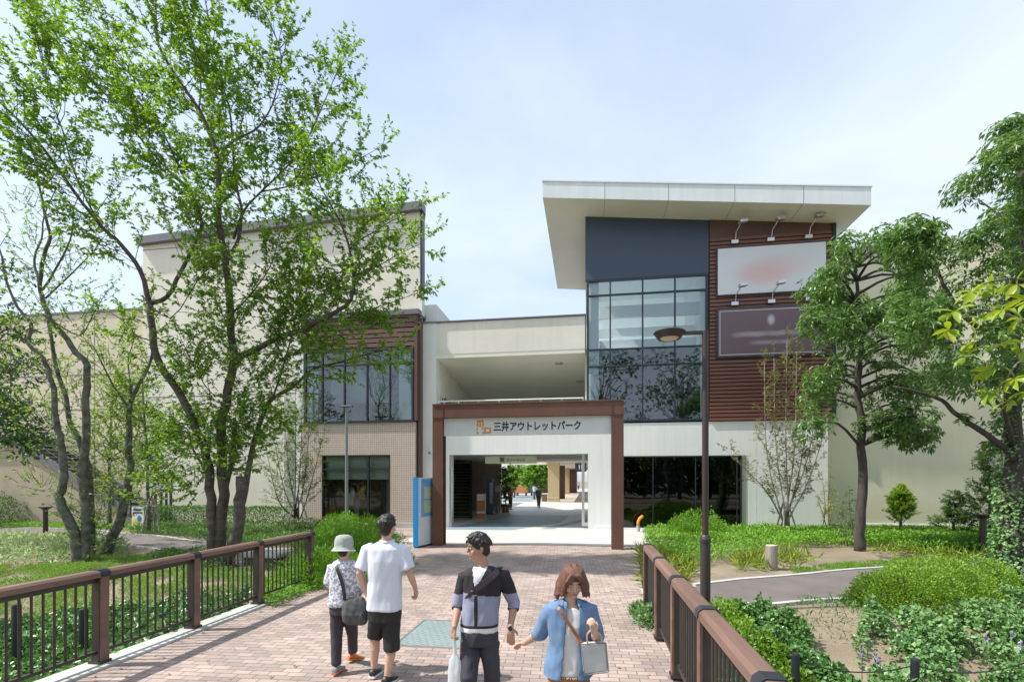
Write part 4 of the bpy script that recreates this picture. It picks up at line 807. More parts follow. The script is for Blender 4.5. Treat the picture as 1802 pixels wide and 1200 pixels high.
# --- the big cherry on the left
T = Tree(11, .11, .05, .027)
K = dict(gap=.26, ln=1.0, r0=.016, up=.35)
D0 = 12.2
stems = [
 # pixels, depth start, depth end, r0, r1, dress t0, gap, ln
 ([(374, 985), (372, 900), (368, 840), (357, 785), (322, 703), (290, 655), (270, 607), (263, 533)], 12.2, 12.0, .17, .11, .45, .5, .8),
 ([(263, 533), (247, 477), (213, 430), (180, 400), (127, 333), (77, 263), (33, 213), (-10, 172), (-60, 130)], 12.0, 10.6, .10, .02, .12, .24, 1.1),
 ([(263, 533), (293, 523), (320, 473), (350, 413), (352, 380), (333, 333), (293, 297), (233, 227), (187, 167), (133, 117), (83, 47)], 12.0, 12.8, .095, .015, .1, .24, 1.15),
 ([(180, 400), (160, 367), (130, 300), (110, 230), (85, 160), (75, 100), (60, 40)], 11.6, 11.0, .04, .01, .2, .26, .9),
 ([(333, 333), (290, 240), (255, 180), (220, 110), (165, 35)], 12.6, 13.6, .04, .01, .1, .26, 1.0),
 ([(385, 985), (394, 870), (390, 760), (400, 690), (411, 640), (404, 560), (400, 470), (390, 420), (385, 390), (384, 330), (383, 280), (367, 230), (350, 193), (307, 130), (277, 73), (273, 0), (262, -40)], 12.3, 11.4, .19, .02, .3, .26, 1.05),
 ([(400, 457), (420, 420), (425, 370), (417, 333), (410, 273), (403, 187), (373, 100), (365, 20), (350, -40)], 12.1, 12.9, .075, .015, .15, .26, 1.0),
 ([(383, 280), (403, 253), (447, 230), (467, 207), (483, 173), (495, 100), (470, 30), (450, -10)], 11.8, 12.6, .05, .012, .1, .25, 1.0),
 ([(350, 193), (353, 143), (337, 67), (323, 0)], 11.5, 11.9, .035, .01, .1, .25, .9),
 ([(411, 420), (430, 370), (460, 337), (520, 277), (547, 233), (580, 157), (600, 112)], 12.4, 13.6, .055, .012, .2, .24, 1.0),
 ([(460, 337), (500, 330), (560, 310), (610, 290), (650, 270)], 12.7, 12.2, .035, .01, .1, .25, .85),
 ([(411, 645), (427, 627), (453, 613), (493, 593), (533, 580), (567, 562), (600, 543), (614, 532), (621, 515), (622, 492), (619, 465), (615, 438), (601, 395), (585, 366), (565, 330), (550, 290)], 12.2, 11.3, .12, .015, .15, .26, .95),
 ([(615, 438), (630, 424), (657, 409), (685, 391), (715, 377)], 11.5, 11.0, .03, .01, .1, .22, .75),
 ([(622, 492), (644, 478), (671, 465), (702, 447), (738, 430)], 11.6, 11.9, .03, .01, .1, .22, .7),
 ([(620, 470), (585, 487), (567, 521), (540, 546)], 11.7, 12.2, .03, .01, .1, .24, .7),
 ([(567, 562), (610, 560), (650, 545), (690, 532), (735, 515)], 11.9, 11.4, .035, .008, .2, .24, .6),
 ([(400, 985), (415, 930), (427, 880), (437, 830), (443, 793), (463, 727), (480, 700), (517, 680), (550, 650), (600, 637), (650, 622), (700, 612)], 12.0, 12.6, .15, .012, .38, .3, .75),
 ([(480, 700), (500, 640), (520, 560), (530, 500), (540, 440), (548, 400)], 12.2, 13.0, .04, .01, .2, .24, .8),
 ([(375, 960), (384, 900), (402, 840), (410, 790), (414, 740)], 12.6, 12.9, .12, .08, .5, .5, .6),
 ([(372, 850), (355, 817), (337, 785), (330, 755), (300, 745), (262, 740)], 12.4, 12.9, .07, .01, .3, .25, .7),
 ([(400, 560), (440, 520), (475, 470), (490, 420), (500, 380)], 12.2, 11.4, .035, .01, .2, .24, .8),
 ([(270, 600), (240, 590), (210, 560), (185, 545)], 12.0, 11.8, .03, .01, .1, .24, .6),
 ([(263, 533), (250, 520), (300, 560), (350, 490), (372, 470)], 12.0, 11.4, .03, .01, .5, .24, .6),
 ([(400, 700), (370, 690), (340, 640), (320, 600)], 12.2, 11.6, .03, .01, .2, .24, .7),
 ([(392, 740), (430, 745), (470, 735), (510, 745)], 12.2, 11.8, .03, .01, .1, .2, .6),
 ([(365, 800), (320, 800), (285, 830), (265, 850)], 12.2, 12.1, .03, .01, .1, .2, .6),
]
for pix, da, db, r0, r1, t0, gap, ln in stems:
    p, rd_ = T.limb(pix, da, r0*(.72 if r0 > .1 else .62), r1*.7, db); T.dress(p, rd_, gap*.5, ln*1.25, t0, up=.3, r0=.010, lvl=1, leafy=1.0, sub=4)
p, rd_ = T.limb([(398, 990), (418, 925), (424, 880), (424, 838)], 11.95, .15, .12); T.wood.tube([p[-1], p[-1]+Vector((0, 0, .01))], [.118, .11], 10)
for px, py, d, rr, n in [(385, 760, 12, 1.0, 70), (400, 800, 12.0, .8, 55), (350, 740, 12.2, .8, 40), (440, 760, 12, .7, 35), (330, 640, 12, .7, 35), (560, 600, 12, .8, 40), (450, 650, 12, .8, 40), (640, 560, 11.6, .6, 24), (330, 850, 12.2, .6, 30), (500, 620, 12, .6, 30), (600, 480, 11.6, .9, 40), (540, 500, 12, .8, 30), (480, 560, 12.1, .7, 25), (400, 560, 12.1, .7, 22), (420, 700, 12.1, .7, 30)]:
    T.clump(dp(px, py, d), rr, int(n*1.25), dp(400, 900, 12.2), .4)
T.finish('cherry_tree', 'large spreading cherry tree with forked dark trunk beside the left railing', 'tree', gp(385, 985, 0), M['bark'], M['leaf_cherry'])
# --- sparser tree at far left with several trunks
T = Tree(12, .09, .042, .06)
for pix, da, db, r0, r1, t0, gap, ln in [
 ([(151, 1005), (150, 925), (147, 825), (150, 750), (150, 700), (152, 643), (133, 620), (110, 587), (90, 563), (77, 533), (70, 500), (77, 450), (88, 417), (83, 395), (77, 367), (67, 317), (63, 283), (45, 245), (30, 215)], 13.2, 12.6, .16, .012, .42, .42, .85),
 ([(138, 995), (130, 937), (112, 897), (104, 872), (112, 850), (110, 812), (107, 775), (100, 745), (93, 683), (77, 633), (50, 605), (55, 570), (30, 540), (10, 490), (0, 440), (-20, 400)], 13.1, 12.2, .19, .015, .35, .35, .8),
 ([(160, 985), (158, 850), (140, 775), (125, 750), (115, 700), (97, 640), (88, 580), (80, 550)], 13.6, 13.5, .13, .05, .4, .5, .7),
 ([(70, 500), (60, 457), (73, 420), (78, 380), (100, 330), (115, 300)], 13, 13.8, .05, .01, .1, .4, .8),
 ([(75, 510), (110, 453), (127, 407), (130, 365), (150, 330)], 13, 12.4, .04, .01, .1, .4, .8),
 ([(80, 525), (127, 480), (160, 447), (183, 417)], 13, 13.6, .035, .01, .1, .4, .8),
 ([(90, 563), (140, 590), (165, 550), (190, 510)], 13, 12.6, .03, .01, .1, .4, .7)]:
    p, rd_ = T.limb(pix, da, r0*.74, r1*.7, db); T.dress(p, rd_, gap*.6, ln, t0, lvl=1, leafy=1., sub=3, r0=.009)
for px, py, d, rr, n in [(120, 880, 13.0, .7, 30), (170, 780, 13.2, .8, 36), (70, 850, 13.2, .7, 26), (130, 560, 12.8, .8, 26), (20, 640, 12.6, .8, 30), (50, 700, 12.8, .8, 34), (60, 420, 12.8, .9, 26), (110, 480, 12.8, .9, 26), (30, 360, 12.6, .9, 22), (140, 700, 13.2, .8, 34), (90, 740, 13, .8, 34), (100, 800, 13.4, .9, 30), (150, 860, 13.8, .8, 30), (180, 900, 13.4, .9, 40), (110, 650, 13.4, .8, 30), (160, 960, 13.4, .7, 40)]: T.clump(dp(px, py, d), rr, n, dp(150, 990, 13.2), .35)
T.finish('cherry_tree', 'thin-leaved tree with three mottled trunks at the far left, one trunk knobbed', 'tree', gp(150, 995, 0), M['bark_grey'], M['leaf_cherry'])
T = Tree(13, .085, .045, .05)
for pix, da, db, r0, r1, t0, gap, ln in [
 ([(180, 985), (207, 925), (220, 880), (228, 830), (226, 787), (227, 740), (230, 707), (245, 675), (263, 640), (272, 600)], 14, 14.2, .19, .03, .3, .3, .8), ([(228, 730), (232, 690), (225, 640), (235, 600)], 14, 14.6, .05, .01, .1, .3, .7),
 ([(229, 720), (200, 680), (180, 640), (165, 610)], 14, 13.6, .05, .01, .1, .3, .7)]:
    p, rd_ = T.limb(pix, da, r0*.78, r1, db); T.dress(p, rd_, gap*.6, ln, t0, lvl=1, leafy=1.1, r0=.009)
for px, py, d, rr, n in [(230, 680, 14, .8, 34), (262, 715, 14, .6, 22), (190, 640, 14, .8, 30), (175, 930, 14, .7, 50), (200, 820, 14.2, .9, 40), (215, 600, 14.2, .7, 22), (200, 700, 14.4, .8, 34), (240, 760, 14.2, .7, 34), (160, 900, 14.4, .7, 40)]: T.clump(dp(px, py, d), rr, n, dp(190, 970, 14), .35)
T.finish('cherry_tree', 'tree with one curved leaning grey trunk thick with ivy at its foot, left lawn', 'tree', gp(180, 985, 0), M['bark_grey'], M['leaf_cherry'])
def clumptree(seed, trunk, d, r0, clumps, label, base, wm, lm, L0=.09, W0=.045, name='tree', lt=.38, limbr=.03, nmul=1., cat='tree', dense=1., whorls=False, k=8, per=.05, group=None, ls=1.):
    T = Tree(seed, L0, W0, per)
    p, rd_ = T.limb(trunk, d, r0, r0*.25)
    for c in clumps:
        px, py, rr, n = c[:4]; dd = d+(c[4] if len(c) > 4 else T.r.uniform(-.6, .6)); q = dp(px, py, dd)
        best = min(range(len(p)), key=lambda i: (p[i]-q).length+(4 if p[i].z > q.z-.1 else 0)); mid_ = p[best].lerp(q, .5)+Vector((0, 0, .12*(q-p[best]).length))
        T.wood.tube(catmull([p[best], mid_, q], 3), [limbr, limbr*.9, limbr*.8, limbr*.7, limbr*.55, limbr*.4, limbr*.3][:7], 5)
        if whorls: T.whorl(q, rr, int(n*nmul), k, ls=ls)
        else: T.clump(q, rr, int(n*nmul), p[best], lt, dense)
    return T.finish(name, label, cat, base, wm, lm, group)
rnd = random.Random(5)
def fillclumps(poly, n, rr, cnt, dspread=1.0):
    xs_ = [p[0] for p in poly]; ys_ = [p[1] for p in poly]; o = []
    def ins(x, y):
        c = False
        for i in range(len(poly)):
            (x1, y1), (x2, y2) = poly[i-1], poly[i]
            if (y1 > y) != (y2 > y) and x < (x2-x1)*(y-y1)/(y2-y1)+x1: c = not c
        return c
    while len(o) < n:
        x, y = rnd.uniform(min(xs_), max(xs_)), rnd.uniform(min(ys_), max(ys_))
        if ins(x, y) and all((x-a[0])**2+(y-a[1])**2 > (rr*14)**2*.35 for a in o[-40:]) or rnd.random() < .002: o.append((x, y, rr*rnd.uniform(.75, 1.2), int(cnt*rnd.uniform(.7, 1.3)), rnd.uniform(-dspread, dspread)))
    return o
# far-left dark tree, light maple, young staked tree
clumptree(21, [(-40, 985), (-35, 850), (-25, 700), (-20, 560), (-15, 480)], 15, .16, fillclumps([(-60, 470), (20, 470), (50, 520), (70, 620), (60, 700), (80, 780), (40, 830), (-60, 800)], 26, .8, 42), 'dense dark green tree cut by the left edge of the picture', gp(-40, 985), M['bark_dark'], M['leaf_dark'], .12, .07)
clumptree(22, [(193, 920), (192, 840), (195, 760), (200, 690)], 20, .08, fillclumps([(165, 700), (200, 640), (240, 700), (270, 780), (230, 860), (150, 870), (140, 790)], 22, .8, 34), 'light yellow-green bushy tree behind the leaning trunk on the left', gp(193, 925), M['bark_grey'], M['leaf_fresh'], .10, .06)
clumptree(23, [(262, 932), (260, 860), (258, 790), (252, 700), (250, 650)], 17.5, .07, fillclumps([(235, 700), (262, 660), (300, 720), (310, 800), (300, 880), (250, 900), (232, 800)], 20, .55, 26), 'slim young tree with pale bark staked behind the notice placard', gp(262, 930), M['bark_grey'], M['leaf_cherry'], .10, .055)
# evergreen oaks on the right
clumptree(31, [(1513, 975), (1514, 920), (1519, 840), (1517, 760), (1511, 700), (1511, 650), (1515, 600), (1512, 540), (1505, 470)], 15.3, .17,
 fillclumps([(1432, 560), (1440, 490), (1470, 450), (1495, 420), (1545, 405), (1600, 430), (1640, 540), (1650, 700), (1640, 760), (1590, 790), (1545, 740), (1480, 785), (1425, 750), (1420, 690), (1445, 640)], 66, .6, 44, 1.7), 'mid-sized evergreen tree with straight trunk in front of the beige wall', gp(1508, 965), M['bark_dark'], M['leaf_ever'], .165, .06, whorls=True, k=8, limbr=.05)
T = Tree(32, .15, .045, .05)
tb, rb_ = T.limb([(1772, 1075), (1778, 1000), (1783, 900), (1783, 820), (1782, 740), (1782, 640), (1790, 520), (1795, 400), (1800, 300), (1800, 240)], 9.6, .235, .06, 10.6)
for pix, d0, d1, r in [([(1783, 810), (1770, 790), (1717, 752), (1680, 726), (1657, 704), (1612, 689), (1572, 680)], 9.8, 10.2, .075), ([(1782, 780), (1774, 745), (1766, 720), (1748, 700), (1730, 690)], 9.8, 9.2, .05), ([(1785, 650), (1750, 600), (1700, 560), (1660, 500), (1640, 450), (1600, 410)], 10, 11, .06), ([(1795, 420), (1760, 380), (1720, 350)], 10.3, 10.8, .04), ([(1785, 560), (1820, 500), (1850, 420)], 10, 10.3, .05)]:
    T.limb(pix, d0, r, r*.3, d1)
for px, py, rr, n, dd in fillclumps([(1830, 200), (1785, 215), (1755, 245), (1735, 270), (1695, 320), (1690, 400), (1640, 375), (1600, 395), (1570, 430), (1580, 560), (1600, 650), (1640, 700), (1700, 700), (1760, 690), (1850, 690), (1870, 300)], 88, .44, 34, 1.6): T.whorl(dp(px, py, 10.4+dd), rr, n, 8)
for px, py, rr, n in [(1740, 790, .25, 12), (1755, 740, .3, 14), (1770, 780, .2, 8), (1690, 740, .2, 8)]: T.whorl(dp(px, py, 10), rr, n, 8)
tB = T.finish('evergreen_tree', 'tall dark evergreen tree with thick ivy-wrapped trunk near the right edge', 'tree', tb[0], M['bark_dark'], M['leaf_ever'])
# chestnut branch reaching in from a tree just outside
T = Tree(33, .18, .07, .05)
p0, _ = T.limb([Vector((6.2, 3.6, -1)), Vector((6.15, 3.7, 1.5)), Vector((6.0, 3.8, 3.2)), Vector((5.9, 4, 4.6))], 0, .14, .06, world=True)
for pix, d0, d1, r in [([(1950, 640), (1860, 590), (1790, 560), (1720, 545), (1690, 560)], 5.6, 5.0, .03), ([(1930, 520), (1850, 500), (1780, 490), (1730, 500)], 5.5, 4.8, .025), ([(1900, 600), (1840, 620), (1790, 640), (1760, 690)], 5.4, 5.0, .02)]:
    q, rd_ = T.limb([Vector((6.12, 3.72, 2.2+.7*(d0-5.3))), *[Vector(dp(*a, d0+(d1-d0)*i/(len(pix)-1))) for i, a in enumerate(pix)]], 0, r, .008, world=True)
for px, py, d in [(1712, 512, 5.0), (1750, 500, 4.9), (1790, 500, 5.1), (1680, 548, 5.0), (1725, 560, 5.0), (1765, 545, 4.8), (1798, 560, 5), (1670, 580, 5.0), (1715, 600, 4.9), (1760, 605, 5.), (1795, 620, 4.9), (1745, 650, 5.), (1785, 665, 4.9), (1738, 690, 5.0), (1775, 705, 5), (1810, 530, 4.9), (1815, 690, 5), (1700, 628, 5.1), (1830, 600, 5)]:
    c = dp(px, py, d); ax = Vector((T.r.gauss(0, .3)-.5, T.r.gauss(0, .3)-.3, .35)).normalized()
    for j in range(6):
        o = Matrix.Rotation(6.28*j/6+T.r.uniform(-.3, .3), 3, ax) @ ax.orthogonal().normalized(); T.P.append(tuple(c)); T.D.append(tuple(o*.8+ax*.6-Vector((0, 0, .75)))); T.lv.append(T.r.uniform(.75, 1.1))
T.finish('chestnut_tree', 'yellow-green broad-leaved branches hanging in front of the evergreen at the right edge', 'tree', (6.2, 3.6, -1), M['bark_grey'], M['leaf_chest'], six=True)
# --- thin multi-stem trees
def multistem(seed, bx, by, d, stems, label, L0, W0, lm, wm, r=.035, gap=.22, ln=.7, per=.08, leafy=.7, t0=.15, up=.3, extra=()):
    T = Tree(seed, L0, W0, per)
    for top, mid_ in stems:
        p, rd_ = T.limb([(bx+T.r.uniform(-8, 8), by), mid_, top], d, r*T.r.uniform(.8, 1.2), .006, d+T.r.uniform(-.7, .7), k=5, n=6); T.dress(p, rd_, gap, ln, t0, lvl=1, leafy=leafy, sub=2, r0=.008, up=up, spread=.8)
    b = dp(bx, by, d); t = T.finish('multi_stem_tree', label, 'tree', b, wm, lm); return t
M['leaf_olive'] = leafmat('olive_thin_leaf', (.12, .14, .04), (.22, .24, .06), .35, .5, (.35, .22, .10))
M['bark_pale'] = pm('pale_bark', (.36, .31, .27), .85, .15, 4, .3, 20)
multistem(41, 1382, 925, 18.5, [((1345, 640), (1350, 800)), ((1362, 630), (1366, 790)), ((1385, 600), (1383, 780)), ((1402, 620), (1398, 790)), ((1425, 650), (1412, 800)), ((1440, 690), (1420, 810)), ((1285, 800), (1345, 860)), ((1455, 745), (1425, 840))], 'slender pale multi-stem tree with sparse reddish-green leaves beneath the brown louvres', .11, .04, M['leaf_olive'], M['bark_pale'], .038, .17, .72, .045, 1.1)
M['leaf_willow'] = leafmat('willow_leaf', (.10, .17, .04), (.2, .28, .07), .35, .5)
multistem(42, 522, 912, 18.6, [((480, 760), (500, 860)), ((500, 730), (510, 840)), ((520, 680), (520, 820)), ((545, 740), (535, 850)), ((568, 770), (545, 860)), ((470, 800), (490, 880)), ((532, 710), (528, 830))], 'wispy multi-stem shrub tree with narrow leaves at the corner of the tiled shopfront', .11, .025, M['leaf_willow'], M['bark_dark'], .03, .14, .8, .04, 1.2)
def stakes(p, r, h, label, m):
    t = thing('tree_support', p, label, 'tree support'); g = MB()
    for a in (0, 2.1, 4.2): g = MB(); g.cyl(p+Vector((math.cos(a)*r, math.sin(a)*r, -.05)), p+Vector((math.cos(a)*.08, math.sin(a)*.08, h)), .03, n=8); g.build('stake', m, t)
    g = MB(); g.bar(p+Vector((-r*.8, -.06, h*.75)), p+Vector((r*.8, -.06, h*.75)), .05, .05); g.build('crossbar', m, t)
stakes(dp(1382, 923, 18.3), .35, .85, 'short wooden stakes bracing the pale multi-stem tree', M['bark_pale']); stakes(dp(525, 914, 18.4), .4, .85, 'wooden stakes bracing the wispy shrub tree by the tiled wall', M['bark_pale']); stakes(dp(268, 931, 17.4), .3, 1.1, 'thin stakes bracing the slim young tree behind the notice placard', M['bark_pale'])
# --- small conifers
def conifer(seed, px, py0, py1, d, w, label, lm, layers=9, dens=1., upw=.25):
    T = Tree(seed, .12, .03, .014); b = dp(px, py0, d); tp = dp(px, py1, d); T.wood.tube([b, b.lerp(tp, .5), tp], [.05, .035, .01], 7)
    for i in range(layers):
        f = (i+.4)/layers; c = b.lerp(tp, .03+.95*f); rr = w*(1-f)**.8*T.r.uniform(.8, 1.1)+.08
        for j in range(6):
            a = T.r.uniform(0, 6.28); dr = Vector((math.cos(a), math.sin(a), upw)); T.twig(c, dr, rr, .01, 1, 0., .5, 1.1*dens, 3)
    return T.finish('young_conifer', label, 'tree', b, M['bark_grey'], lm)
M['leaf_con'] = leafmat('conifer_leaf', (.05, .12, .03), (.12, .22, .05), .25, .5)
conifer(51, 1585, 930, 855, 18.7, .85, 'small pale green upright conifer in front of the beige wall', M['leaf_fresh'], 9, 1.3, 1.3)
conifer(52, 1742, 938, 775, 17.6, 1.1, 'layered young conifer tied to a stake beside the ivy-covered trunk', M['leaf_con'], 11)
conifer(53, 1678, 938, 862, 18.0, .65, 'small grey-green conifer left of the layered staked conifer', M['leaf_con'], 8)
p = dp(1765, 935, 17.5); g = MB(); g.cyl(p+Vector((0, 0, -.1)), p+Vector((0, 0, 1.9)), .04, n=8); g.bar(p+Vector((-.7, 0, .35)), p+Vector((.1, 0, .35)), .05, .05); tag(g.build('tree_stake', M['louvre'], None), 'brown wooden stake with a crossbar holding the layered conifer', 'stake')
multistem(43, 1456, 928, 19.5, [((1448, 850), (1452, 890)), ((1462, 830), (1458, 880)), ((1470, 870), (1464, 900)), ((1440, 880), (1448, 905))], 'yellowing thin shrub against the join of the white and beige walls', .13, .035, leafmat('yellow_leaf', (.30, .32, .04), (.5, .45, .06), .35, .5), M['bark_grey'], .02, .15, .3, .04)
multistem(44, 1492, 955, 16.3, [((1480, 880), (1485, 920)), ((1495, 870), (1493, 910)), ((1503, 890), (1500, 920)), ((1470, 900), (1480, 930))], 'small leafy sapling clump left of the straight evergreen trunk', .11, .04, M['leaf_willow'], M['bark_grey'], .02, .12, .3, .03)
# --- shrubs as leaf-filled mounds
def mound(name, ells, n, L0, W0, lm, label, cat='shrub', up=.5, stems=True, shell=.5, group=None, blade=False):
    """ells: list of (centre x, y, base z, rx, ry, h)"""
    P = []; D = []; tot = sum(e[3]*e[4]+e[3]*e[5] for e in ells); r = np.random.default_rng(len(ells)*31+n)
    for (x, y, z, rx, ry, h) in ells:
        k = int(n*(rx*ry+rx*h)/tot); v = r.normal(size=(k, 3)); v[:, 2] = np.abs(v[:, 2]); v = unit(v); rad = 1-shell*r.random(k)**1.6
        v = v*rad[:, None]; bump = np.array([1+.22*noise.noise(Vector((a*2.2+x, b*2.2+y, c*2.2))) + .08*noise.noise(Vector((a*7+x, b*7, c*7))) for a, b, c in v]); q = v*bump[:, None]
        P.append(np.stack([x+q[:, 0]*rx, y+q[:, 1]*ry, z+q[:, 2]*h], 1)); D.append(v*np.array([1, 1, .8])+r.normal(size=(k, 3))*.55+np.array([0, 0, up]))
    P = np.concatenate(P); D = np.concatenate(D); k = r.uniform(.6, 1.2, len(P)); me = leaves_mesh(P, D, r.normal(size=P.shape)*.6+np.array([0, 0, 1.]), L0*k, W0*k)
    base = (sum(e[0] for e in ells)/len(ells), sum(e[1] for e in ells)/len(ells), min(e[2] for e in ells)); t = thing(name, base, label, cat, group); link_mesh('foliage', me, t, lm)
    w = MB(); rr = random.Random(n)
    for (x, y, z, rx, ry, h) in ells:
        for i in range(6): a = rr.uniform(0, 6.28); w.tube([(x+.1*math.cos(a), y+.1*math.sin(a), z-.05), (x+rx*.4*math.cos(a), y+ry*.4*math.sin(a), z+h*.4), (x+rx*.62*math.cos(a), y+ry*.62*math.sin(a), z+h*.75)], [.018, .012, .005], 4)
    w.build('stems', M['bark_dark'], t); return t
def G(px, py, d=None):
    p = gp(px, py) if d is None else dp(px, py, d); return p
def el(px, py, rx, ry, h): p = gp(px, py); return (p.x, p.y, hgt(p.x, p.y)-.03, rx, ry, h)
M['leaf_box'] = leafmat('bright_shrub_leaf', (.10, .27, .02), (.23, .43, .05), .3, .5)
M['leaf_hedge'] = leafmat('hedge_leaf', (.06, .17, .03), (.14, .28, .06), .25, .45)
M['leaf_yg'] = leafmat('yellow_green_leaf', (.12, .26, .03), (.27, .42, .06), .35, .5)
M['leaf_varieg'] = leafmat('variegated_leaf', (.12, .27, .06), (.48, .56, .30), .25, .5, (.70, .73, .52))
M['leaf_ivy'] = leafmat('ivy_leaf', (.04, .13, .035), (.17, .32, .09), .2, .32, (.48, .56, .36))
M['leaf_ivy2'] = leafmat('pale_ivy_leaf', (.06, .18, .045), (.26, .42, .16), .2, .35, (.52, .62, .38))
M['grass'] = leafmat('grass_blade', (.10, .24, .03), (.26, .42, .07), .3, .6)
M['grass_dark'] = leafmat('shade_plant', (.05, .16, .02), (.12, .28, .045), .3, .6)  # darker copy of the grass tones, with shade put into the colour
M['lily'] = leafmat('strap_leaf', (.12, .22, .02), (.30, .36, .05), .3, .5, (.6, .52, .2))
mound('rounded_shrub', [el(1226, 950, 1.1, .8, 1.1), el(1254, 948, .65, .6, .85), el(1200, 948, .65, .6, .85)], 9000, .06, .03, M['leaf_box'], 'rounded bright green shrub near the dark shop window right of the portal')
mound('spreading_shrub', [el(1600, 1075, .85, .65, .82), el(1665, 1060, .85, .7, .8), el(1550, 1065, .55, .5, .6), el(1720, 1045, .8, .6, .75), el(1640, 1030, .9, .6, .6)], 42000, .045, .025, M['leaf_yg'], 'broad loose yellow-green shrub beside the right asphalt path')
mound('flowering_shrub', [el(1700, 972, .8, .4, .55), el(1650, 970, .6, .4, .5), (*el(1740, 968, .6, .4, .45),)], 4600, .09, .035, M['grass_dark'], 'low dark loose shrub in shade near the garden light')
mound('roadside_shrub', [el(1300, 1120, .45, .5, .62), el(1275, 1095, .4, .5, .5), el(1340, 1125, .4, .5, .5), el(1385, 1145, .35, .4, .38)], 9000, .055, .035, M['leaf_yg'], 'leafy light green shrub just behind the right railing')
mound('kerbside_plant', [el(1140, 1095, .22, .4, .28), el(1128, 1078, .2, .3, .2)], 1300, .06, .045, M['leaf_ivy2'], 'small leafy plant creeping through the right railing onto the bricks')
mound('feathery_shrub', [el(640, 995, 1.2, .9, 1.15), el(600, 1000, 1.1, .9, .8), el(570, 1025, 1.0, .8, .75), el(655, 975, .8, .8, 1.05), el(600, 970, 1.0, .8, 1.15), el(560, 985, .8, .7, .8)], 30000, .11, .022, M['leaf_box'], 'large feathery bright green shrub left of the brick path near the pillar')
mound('pale_shrub', [el(530, 945, 1.3, .6, .75), el(590, 940, 1.2, .6, .75), el(470, 948, .8, .5, .5)], 9000, .075, .035, leafmat('pale_shrub_leaf', (.08, .16, .04), (.24, .30, .12), .2, .5), 'broad greyish green shrub in front of the tiled shopfront')
def boxhedge(x0, x1, y0, y1, z, h, n, lm, label, L0=.07, W0=.04):
    r = np.random.default_rng(int(n)); P = np.stack([r.uniform(x0, x1, n), y0+(y1-y0)*r.random(n)**1.5, z+h*(1-.75*r.random(n)**2)], 1); P[:, 2] += .12*np.array([noise.noise(Vector((a*1.3, b*1.3, 0))) for a, b, c in P])
    D = r.normal(size=(n, 3))*.6+np.array([0, -.4, .5]); k = r.uniform(.6, 1.2, n); me = leaves_mesh(P, D, r.normal(size=P.shape)*.6+np.array([0, -.3, 1.]), L0*k, W0*k)
    t = thing('hedge', ((x0+x1)/2, (y0+y1)/2, z), label, 'hedge'); link_mesh('foliage', me, t, lm); w = MB()
    for i in range(int((x1-x0)/.5)): w.tube([(x0+.25+i*.5, (y0+y1)/2, z-.05), (x0+.3+i*.5, (y0+y1)/2, z+h*.7)], [.02, .008], 4)
    w.build('stems', M['bark_dark'], t)
boxhedge(gp(255, 925).x, gp(520, 925).x+.5, 19.6, 20.7, 0, .95, 12000, M['leaf_hedge'], 'clipped dark hedge along the ribbed wall of the left building')
p = gp(10, 925); mound('dark_shrub', [(p.x-1, p.y, 0, 2.2, 1.2, 1.5)], 5000, .1, .05, M['leaf_dark'], 'dark rounded shrub below the outdoor staircase at the left edge')
# --- ground covers
def cover(name, poly, n, h, L0, W0, lm, up=.8, world=False, hole=None, thin=0., six=False, clumpy=.5, side=.6, zb=0.):
    pts = poly if world else [gp(*p) for p in poly]; px_ = np.array([[p[0], p[1]] for p in pts]); r = np.random.default_rng(n+7); lo = px_.min(0); hi = px_.max(0); out_ = []; cnt = 0
    while cnt < n:
        q = lo+(hi-lo)*r.random((n*2, 2)); ins = np.zeros(len(q), bool)
        for i in range(len(px_)):
            x1, y1 = px_[i-1]; x2, y2 = px_[i]
            with np.errstate(divide='ignore', invalid='ignore'): c = ((y1 > q[:, 1]) != (y2 > q[:, 1])) & (q[:, 0] < (x2-x1)*(q[:, 1]-y1)/(y2-y1)+x1)
            ins ^= c
        if hole is not None: ins &= ~hole(q)
        q = q[ins]; w = np.array([noise.noise(Vector((a*1.6, b*1.6, 5.)))+.5*noise.noise(Vector((a*5, b*5, 2.))) for a, b in q]); keep = w+.25 > -thin*r.random(len(q)) if thin == 0 else (w+r.normal(size=len(q))*.15) > (thin-1)*.6
        q = q[keep] if thin else q; w = w[keep] if thin else w; out_.append(np.column_stack([q, w])); cnt += len(q)
    q = np.concatenate(out_)[:n]; z = np.array([hgt(a, b) for a, b in q[:, :2]]); hh = h*(1+clumpy*q[:, 2])*(1-.85*r.random(n)**1.4 if zb == 0 else zb)
    P = np.column_stack([q[:, :2], z-.03+hh]); D = r.normal(size=(n, 3))*side+np.array([0, -.1, up]); k = r.uniform(.55, 1.2, n); me = leaves_mesh(P, D, r.normal(size=P.shape)*.45+np.array([0, -.3, 1.]), L0*k, W0*k, six=six)
    o = link_mesh(name, me, None, lm); o['kind'] = 'stuff'; return o
def label_stuff(o, l, c): o['label'] = l; o['category'] = c
path_r = lambda q: (q[:, 0] > -5.85) & (q[:, 0] < 1.35) & (q[:, 1] < 9.5)
